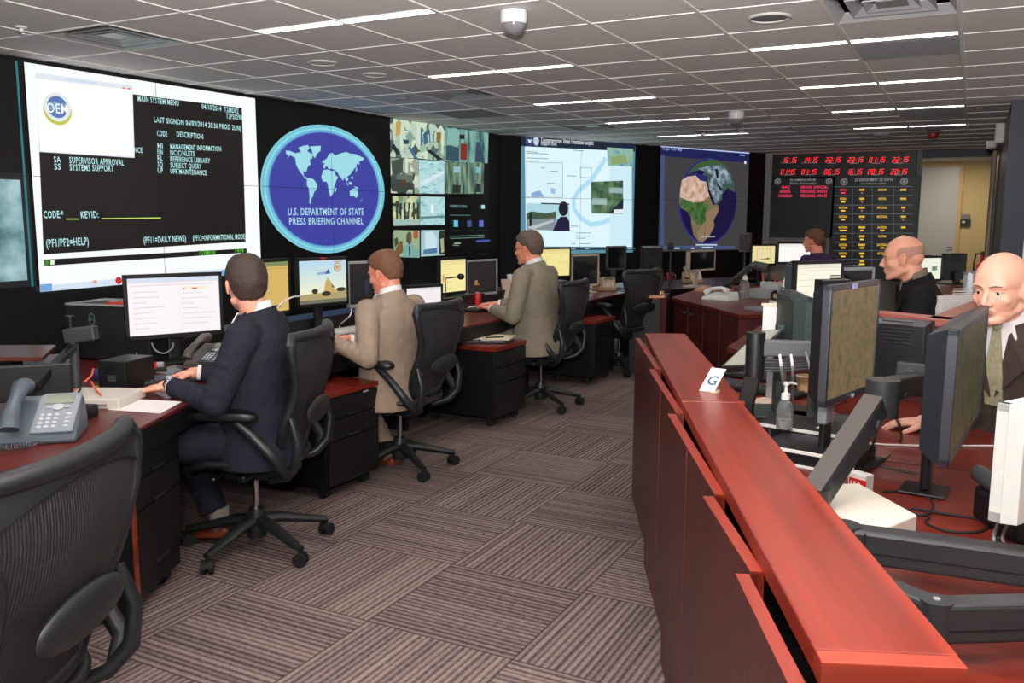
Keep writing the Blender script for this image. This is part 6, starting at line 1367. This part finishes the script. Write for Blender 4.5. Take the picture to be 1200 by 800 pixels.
# big grey desk phone
def big_phone(label, p, rz, m, facem, sc=1.0):
    t = thing('desk_phone', label, 'phone', M=Matrix.Translation(p)@Matrix.Rotation(rz, 4, 'Z')@Matrix.Scale(sc, 4))
    T_ = Matrix.Rotation(.42, 4, 'X')
    obj('base', MB().add([(-.11,-.10,0),(.11,-.10,0),(.11,.10,0),(-.11,.10,0),(-.11,-.10,.022),(.11,-.10,.022),(.10,.10,.115),(-.10,.10,.115)], [(0,3,2,1),(4,5,6,7),(0,1,5,4),(1,2,6,5),(2,3,7,6),(3,0,4,7)]), m, t, bevel=.012)
    S = Matrix.Translation((0, -.10, .0225)) @ Matrix.Rotation(math.atan2(.093, .2), 4, 'X')
    obj('face_plate', MB().prism([(-.02,.015),(.098,.015),(.098,.2),(.085,.213),(-.005,.213),(-.02,.2)], 0, .008), facem, t, bevel=.003, M=S)
    obj('display', MB().box(.0, .08, .155, .20, .008, .0105), mat('phone_lcd', (98, 108, 86), .25), t, M=S)
    pad = MB()
    for j in range(4):
        for i in range(3): pad.ell((.002+.02*i, .04+.0195*j, .009), (.0075, .0062, .004), None, 12, 6)
    for j in range(4): pad.ell((.075, .04+.0195*j, .009), (.009, .005, .004), None, 12, 6)
    obj('keypad', pad, mat('pale_phone_keys', (190, 196, 202), .4), t, True, M=S)
    obj('nav_ring', MB().cyl((.04, .135, .008), (.04, .135, .012), .016, n=20).box(.008, .02, .13, .14, .008, .011).box(.06, .072, .13, .14, .008, .011), SILVER, t, True, M=S)
    hs = MB().tube([(-.065, -.0, .035), (-.065, .03, .055), (-.065, .11, .062), (-.065, .19, .055), (-.065, .22, .035)], [.03, .027, .019, .027, .03], 14, flat=.85)
    obj('handset', hs, m, t, True, M=S); obj('message_lamp', MB().ell((-.05, .025, .068), (.005, .005, .003), None, 10, 6), REDP, t, True, M=S)
    co_ = [V((-.10+.0*k, -.1, .02)) for k in range(1)]; pts = []
    for k in range(140):
        u = k/139; base_ = V((-.115+.12*u, -.125-.03*math.sin(u*PI), .012)); a = u*2*PI*17; pts.append(base_+V((.0, math.cos(a)*.007, math.sin(a)*.007)))
    obj('coiled_cord', MB().tube(pts, .0018, 6), m, t, True); return t
big_phone('big slate grey desk phone with silver keypad at the lower left', at(52, 512, DT), .75, mat('slate_grey_phone', (78, 88, 98), .38), mat('silver_phone_face', (120, 128, 136), .4), 1.12)
big_phone('dark desk phone between the white monitor and the navy suited man', at(246, 428, DT), .2, mat('dark_taupe_phone', (70, 62, 60), .4), CHARC, .9)
big_phone('tan desk phone in front of the silver-framed monitor by the third chair', at(708, 340, DT), .4, TANP, mat('tan_face', (170, 140, 104), .5), 1.15)
big_phone('tan desk phone far back beneath the globe display', at(811, 331, DT), .4, TANP, mat('tan_face'), 1.1)
# white switch box, adapter
p = at(96, 479, DT); t = thing('network_box', 'white network box on the left worktop behind the desk phone', 'network box', p, .45)
obj('housing', MB().box(-.13, .15, 0, .24, 0, .04), mat('cream_housing', (206, 198, 188), .45), t, bevel=.006); obj('port_strip', MB().box(.02, .1, -.002, .0, .01, .02), GREYP, t)
t = thing('card_terminal', 'small black terminal with white frame beside the desk phone', 'terminal', at(82, 492, DT), .35)
obj('body', MB().box(-.07, .06, 0, .09, 0, .045), BLACK, t, bevel=.005); obj('white_frame', MB().box(-.072, .064, -.004, .0, .036, .042).box(.058, .064, -.004, 0, 0, .042), WHITEP, t)
# monitor arm block at far left
t = thing('monitor_mount', 'black clamp arm with post and block in front of the computer tower', 'monitor mount', (0,0,0), group='black monitor arms')
a = at(90, 462, DT); zt = atd(90, 412, 3.55).z
obj('post', MB().cyl((a.x, a.y, DT), (a.x, a.y, zt+.03), .019, n=20), CHARC, t, True); obj('clamp_base', MB().cyl((a.x, a.y, DT), (a.x, a.y, DT+.02), .04, n=20), BLACK, t, True)
dd = CR*.11; obj('arm_block', beam(MB(), V((a.x, a.y, zt+.045))-CR*.03, V((a.x, a.y, zt+.06))+CR*.10, .05, .06), mat('grey_black_block', (52, 54, 56), .45), t, bevel=.006); obj('clamp_screw', MB().cyl((a.x-.04, a.y+.02, zt+.03), (a.x-.04, a.y+.02, zt+.12), .006).cyl((a.x-.04, a.y+.02, zt+.12), (a.x-.04, a.y+.02, zt+.128), .02), BLACK, t, True)
obj('cross_arm', beam(MB(), V((a.x, a.y, zt)), atd(40, 452, 3.2), .03, .03), BLACK, t, bevel=.004)
o = obj('wooden_shelf', MB().prism([(p.x, p.y) for p in (atd(-30, 426, 4.6), atd(66, 404, 4.6), atd(50, 424, 4.2), atd(-30, 445, 4.2))], .80, .82), MIDW, bevel=.002); tag(o, 'dark red shelf with pale top at the left edge behind the cable rail', 'shelf')
sh0 = atd(20, 430, 4.4); obj('bracket', MB().box(sh0.x-.02, sh0.x+.02, sh0.y-.02, sh0.y+.02, .0, .80), BLACK2, o)
ORG = mat('orange_cable_jacket', (226, 92, 52), .45)
cable('orange cable snaking over the white network box at the left', [D(12, 478), D(18, 467), D(35, 466, DT+.03), D(52, 471, DT+.05), D(75, 464, DT+.05), D(88, 456, DT+.05)], .004, ORG)
cable('orange cable hanging from the black clamp arm', [atd(109, 432, 3.7), atd(107, 440, 3.65), atd(99, 447, 3.6)], .004, ORG)
cable('orange cable with black plug dangling over the network box', [atd(107, 447, 3.6), atd(112, 456, 3.55), atd(118, 463, 3.5), atd(118, 470, 3.45)], .004, ORG)
cable('black cable looping behind the desk phone at the left', [D(60, 472, DT+.05), D(80, 468, DT+.06), D(93, 458, DT+.08), atd(95, 445, 3.6)], .004, RUBBER)
t = thing('clutter_box', 'squat black box standing in for dark clutter in front of the computer tower', 'clutter', at(132, 458, DT), .25)  # made-up black box that fills in for unidentified dark clutter
obj('case', MB().box(-.07, .07, 0, .2, .004, .13), BLACK, t, bevel=.006); obj('feet', MB().box(-.06, -.04, .02, .18, 0, .005).box(.04, .06, .02, .18, 0, .005), RUBBER, t); obj('socket', MB().box(-.02, .02, -.002, .002, .04, .07), CHARC, t)
t = thing('tape_roll', 'blue and yellow roll near the computer tower', 'tape', atd(118, 440, 3.85))
obj('roll', MB().cyl((-.03, 0, 0), (.03, 0, 0), .03, n=20), mat('dark_blue_roll', (52, 48, 90), .4), t, True); obj('yellow_tag', MB().box(-.03, .02, -.02, 0, -.06, -.045), mat('yellow_tag', (220, 170, 40), .5), t); obj('hook', MB().cyl((0, 0, .0), (0, 0, DT-t.location.z), .008), BLACK, t)
def sheet(label, pts, z, m=PAPER, name='paper_sheet', cat='paper', th=.002, group=None):
    o = obj(name, MB().prism([(p.x, p.y) for p in [at(x, y, z) for x, y in pts]], z+.0005, z+th), m); return tag(o, label, cat, group)
sheet('white sheet of paper on the worktop edge before the navy suited man', [(126, 480), (160, 468), (213, 471), (188, 484.5)], DT)
keyboard('black keyboard under the hands of the man in the navy suit', at(196, 447, DT), .45+.6, .42, .15)
sheet('grey mouse pad on the worktop behind the keyboard of the navy suited man', [(180, 436), (205, 428), (216, 432), (200, 440)], DT, GREYP, 'mouse_pad', 'mouse pad', .004)
t = thing('stapler', 'small red and white stapler standing by the white monitor', 'stapler', at(180, 436, DT), .6)
obj('base', MB().box(-.06, .06, -.015, .015, 0, .02), BLACK, t, bevel=.003); obj('top', MB().box(-.06, .05, -.014, .014, .025, .05), SILVER, t, bevel=.005); obj('red_clip', MB().box(-.01, .02, -.016, .016, .02, .05), REDP, t, bevel=.003)
cable('grey cable looping below the white monitor', [atd(178, 402, 4.4), atd(182, 410, 4.4), atd(192, 414, 4.4), atd(202, 408, 4.4), atd(203, 401, 4.4)], .004, GREYP)
cable('grey cable running down beside the computer tower', [atd(160, 413, 4.3), atd(161, 425, 4.3), D(162, 436), D(175, 430)], .0035, GREYP)
cable('white cable arching left of the monument picture monitor', [atd(322, 366, 5.2), atd(330, 355, 5.2), atd(343, 348, 5.3), atd(355, 347, 5.45)], .005, WHITEP)
cable('white cable curving down from the silver-framed monitor beside the taupe suited man', [atd(412, 362, 5.9), atd(410, 370, 5.8), D(399, 380, DT+.03), D(398, 388)], .005, WHITEP)
t = thing('paper_cup', 'red and white paper cup on the worktop below the monument picture monitor', 'cup', at(356, 391, DT))
obj('cup', MB().lathe([(.001, 0), (.028, 0), (.038, .09), (.036, .09), (.026, .004)], 20, cap=False), WHITEP, t, True); obj('red_band', MB().lathe([(.0292, .01), (.035, .055), (.0345, .055), (.029, .01)], 20, cap=False), REDP, t, True)
sheet('white papers on the worktop beside the red and white cup', [(346, 392), (362, 386), (368, 391), (352, 397)], DT, th=.01, name='paper_pile', cat='papers')
t = thing('keyboard', 'pale keyboard in front of the taupe suited man', 'keyboard', at(412, 388, DT), 1.5, 'keyboards'); obj('base', MB().box(-.2, .2, -.07, .07, 0, .02), mat('pale_keyboard', (200, 194, 188), .5), t, bevel=.004); obj('keys', MB().box(-.19, .19, -.06, .06, .02, .025), WHITEP, t)
keyboard('black keyboard before the man in glasses', at(565, 363, DT), 1.55, .42, .15)
sheet('white paper beside the keyboard of the man in glasses', [(545, 363), (556, 355), (563, 358), (553, 366)], DT)
t = thing('soda_can', 'red can on the worktop near the man in glasses', 'can', at(560, 358, DT)); obj('can', MB().lathe([(.001, 0), (.025, 0), (.03, .008), (.03, .1), (.025, .112), (.001, .113)], 18), REDP, t, True); obj('lid', MB().cyl((0,0,.112), (0,0,.116), .024), SILVER, t, True)
t = thing('gooseneck_microphone', 'small gooseneck microphone before the pale yellow screen', 'microphone', at(522, 352, DT))
p_ = atd(522, 326, 7.0)-t.location; q_ = atd(540, 324, 7.0)-t.location
obj('base', MB().lathe([(.05, 0), (.05, .015), (.02, .03)], 16), BLACK, t, True); obj('neck', MB().tube([(0,0,.02), (p_.x, p_.y, p_.z*.7), (p_.x, p_.y, p_.z), q_], .006, 8), BLACK, t, True); obj('head', MB().ell(q_, (.03, .03, .025)), BLACK, t, True)
t = thing('water_bottle', 'green bottle beside the face of the man in glasses', 'bottle', V((-3.87, 7.60, .841))); obj('bottle', MB().lathe([(.001, 0), (.035, 0), (.037, .02), (.037, .14), (.014, .2), (.014, .23)], 18), mat('green_bottle_plastic', (40, 90, 70), .2), t, True); obj('cap', MB().cyl((0,0,.23), (0,0,.25), .016), WHITEP, t, True)
t = thing('paper_cup', 'white cup beside the green bottle', 'cup', V((-3.88, 7.38, .841))); obj('cup', MB().lathe([(.001, 0), (.028, 0), (.037, .11), (.035, .11), (.026, .004)], 18, cap=False), WHITEP, t, True); obj('lid', MB().cyl((0,0,.11), (0,0,.12), .039), WHITEP, t, True)
o = obj('document_holder', MB().box(-.05, .05, -.006, .006, 0, .2), mat('tan_holder', (196, 170, 150), .6)); o.matrix_world = Matrix.Translation(at(596, 352, DT))@Matrix.Rotation(1.1, 4, 'Z')@Matrix.Rotation(-.25, 4, 'X'); tag(o, 'tan document holder leaning before the man in glasses', 'document holder')
# binder and papers on the middle pedestal
PT = .585
o = obj('open_binder', MB().box(-.20, .0, -.14, .14, 0, .022).box(.0, .20, -.14, .14, 0, .016), mat('black_binder', (24, 26, 34), .4), bevel=.003); o.matrix_world = Matrix.Translation(V((-3.2, 5.60, PT+.002)))@Matrix.Rotation(.5, 4, 'Z'); tag(o, 'open black binder with papers on the pedestal before the man in glasses', 'binder')
obj('binder_pages', MB().box(-.18, -.01, -.125, .125, .022, .03).box(.01, .18, -.125, .125, .016, .026), PAPER, o)
o = obj('paper_pile', MB().box(-.15, .15, -.11, .11, 0, .012), mat('cream_paper', (225, 210, 185), .7)); o.matrix_world = Matrix.Translation(V((-3.08, 5.58, PT+.034)))@Matrix.Rotation(.25, 4, 'Z'); tag(o, 'loose cream papers on top of the open black binder', 'papers')
o = obj('pen', MB().cyl((-.07, 0, .006), (.07, 0, .006), .005, n=10), BLACK, smooth=True); o.matrix_world = Matrix.Translation(V((-3.02, 5.5, PT+.047)))@Matrix.Rotation(.9, 4, 'Z'); tag(o, 'black pen on the cream papers on the pedestal', 'pen')
# white binder standing on the third pedestal
a = at(676, 367, PT); t = thing('white_binder', 'tall white binder standing beside the third office chair', 'binder', a, .55)
obj('cover', MB().add([(-.03,0,0),(.03,0,0),(.03,.22,0),(-.03,.22,0),(.05,0,.27),(.10,0,.27),(.10,.22,.27),(.05,.22,.27)], [(0,3,2,1),(4,5,6,7),(0,1,5,4),(1,2,6,5),(2,3,7,6),(3,0,4,7)]), mat('white_vinyl', (226, 214, 212), .45), t, bevel=.003); obj('spine_label', MB().box(-.015, .025, -.001, .0, .03, .05), GREYP, t)
o = obj('sticky_note_block', MB().box(-.05, .05, -.04, .04, 0, .03), mat('pale_teal_block', (176, 210, 206), .5), bevel=.002); o.matrix_world = Matrix.Translation(at(686, 361, PT+.002)); tag(o, 'small pale block on the third pedestal beside the white binder', 'note block')
sheet('peach papers on top of the black file cabinet', [(741, 349), (779, 349), (777, 343), (745, 343)], .745, mat('peach_paper', (222, 170, 140), .8), 'paper_pile', 'papers', .02)
t = thing('wire_clips', 'tangle of dark wire clips on the peach papers', 'clips', at(765, 345, .767)); 
for k in range(3): obj('clip', MB().tube([(-.05+.05*k, 0, 0), (-.04+.05*k, 0, .05), (-.01+.05*k, .01, .05), (-.01+.05*k, .01, 0)], .004, 6), BLACK, t, True)
o = obj('book', MB().box(-.14, .14, -.1, .1, 0, .05), mat('grey_book', (120, 112, 108), .6), bevel=.003); o.matrix_world = Matrix.Translation(at(759, 334, DT)); tag(o, 'grey book, lower of the two under the black monitor back', 'book', 'books on the rear console')
o2 = obj('book', MB().box(-.14, .14, -.1, .1, 0, .04), mat('dark_book', (72, 68, 70), .6), bevel=.003); o2.matrix_world = Matrix.Translation(at(759, 334, DT)+V((.03, .02, .0505))); tag(o2, 'dark book behind and above the grey one under the black monitor back', 'book', 'books on the rear console')
t = thing('mug', 'red mug on the rear console beneath the globe display', 'mug', at(785, 329, DT)); obj('cup', MB().lathe([(.001, 0), (.035, 0), (.042, .02), (.042, .1), (.038, .1), (.036, .01)], 18, cap=False), mat('dull_red_glaze', (140, 52, 56), .4), t, True); obj('handle', MB().tube([(.04, 0, .08), (.07, 0, .075), (.07, 0, .03), (.04, 0, .025)], .006, 8), mat('dull_red_glaze'), t, True)
t = thing('loudspeaker', 'grey box loudspeaker standing below the right edge of the globe display', 'speaker', atd(873, 295, 10.2)); z_ = t.location.z-DT
obj('cabinet', MB().box(-.06, .06, -.07, .07, 0, .22), mat('taupe_grey_speaker', (84, 80, 78), .6), t, bevel=.008); obj('grille', MB().box(-.05, .05, -.075, -.07, .015, .2), mat('dark_speaker_cloth', (58, 56, 56), .8), t); obj('pole', MB().cyl((0,0,-z_-DT), (0,0,0), .02), BLACK, t, True)
t = thing('webcam', 'small dark webcam on the black monitor by the globe display', 'camera', atd(786, 293, 9.0)); z_ = t.location.z-DT
obj('body', MB().box(-.03, .03, -.02, .02, 0, .06).ell((0, 0, .065), (.022, .022, .02)), BLACK, t, bevel=.004); obj('stalk', MB().cyl((0,0,-z_), (0,0,0), .01), BLACK, t)
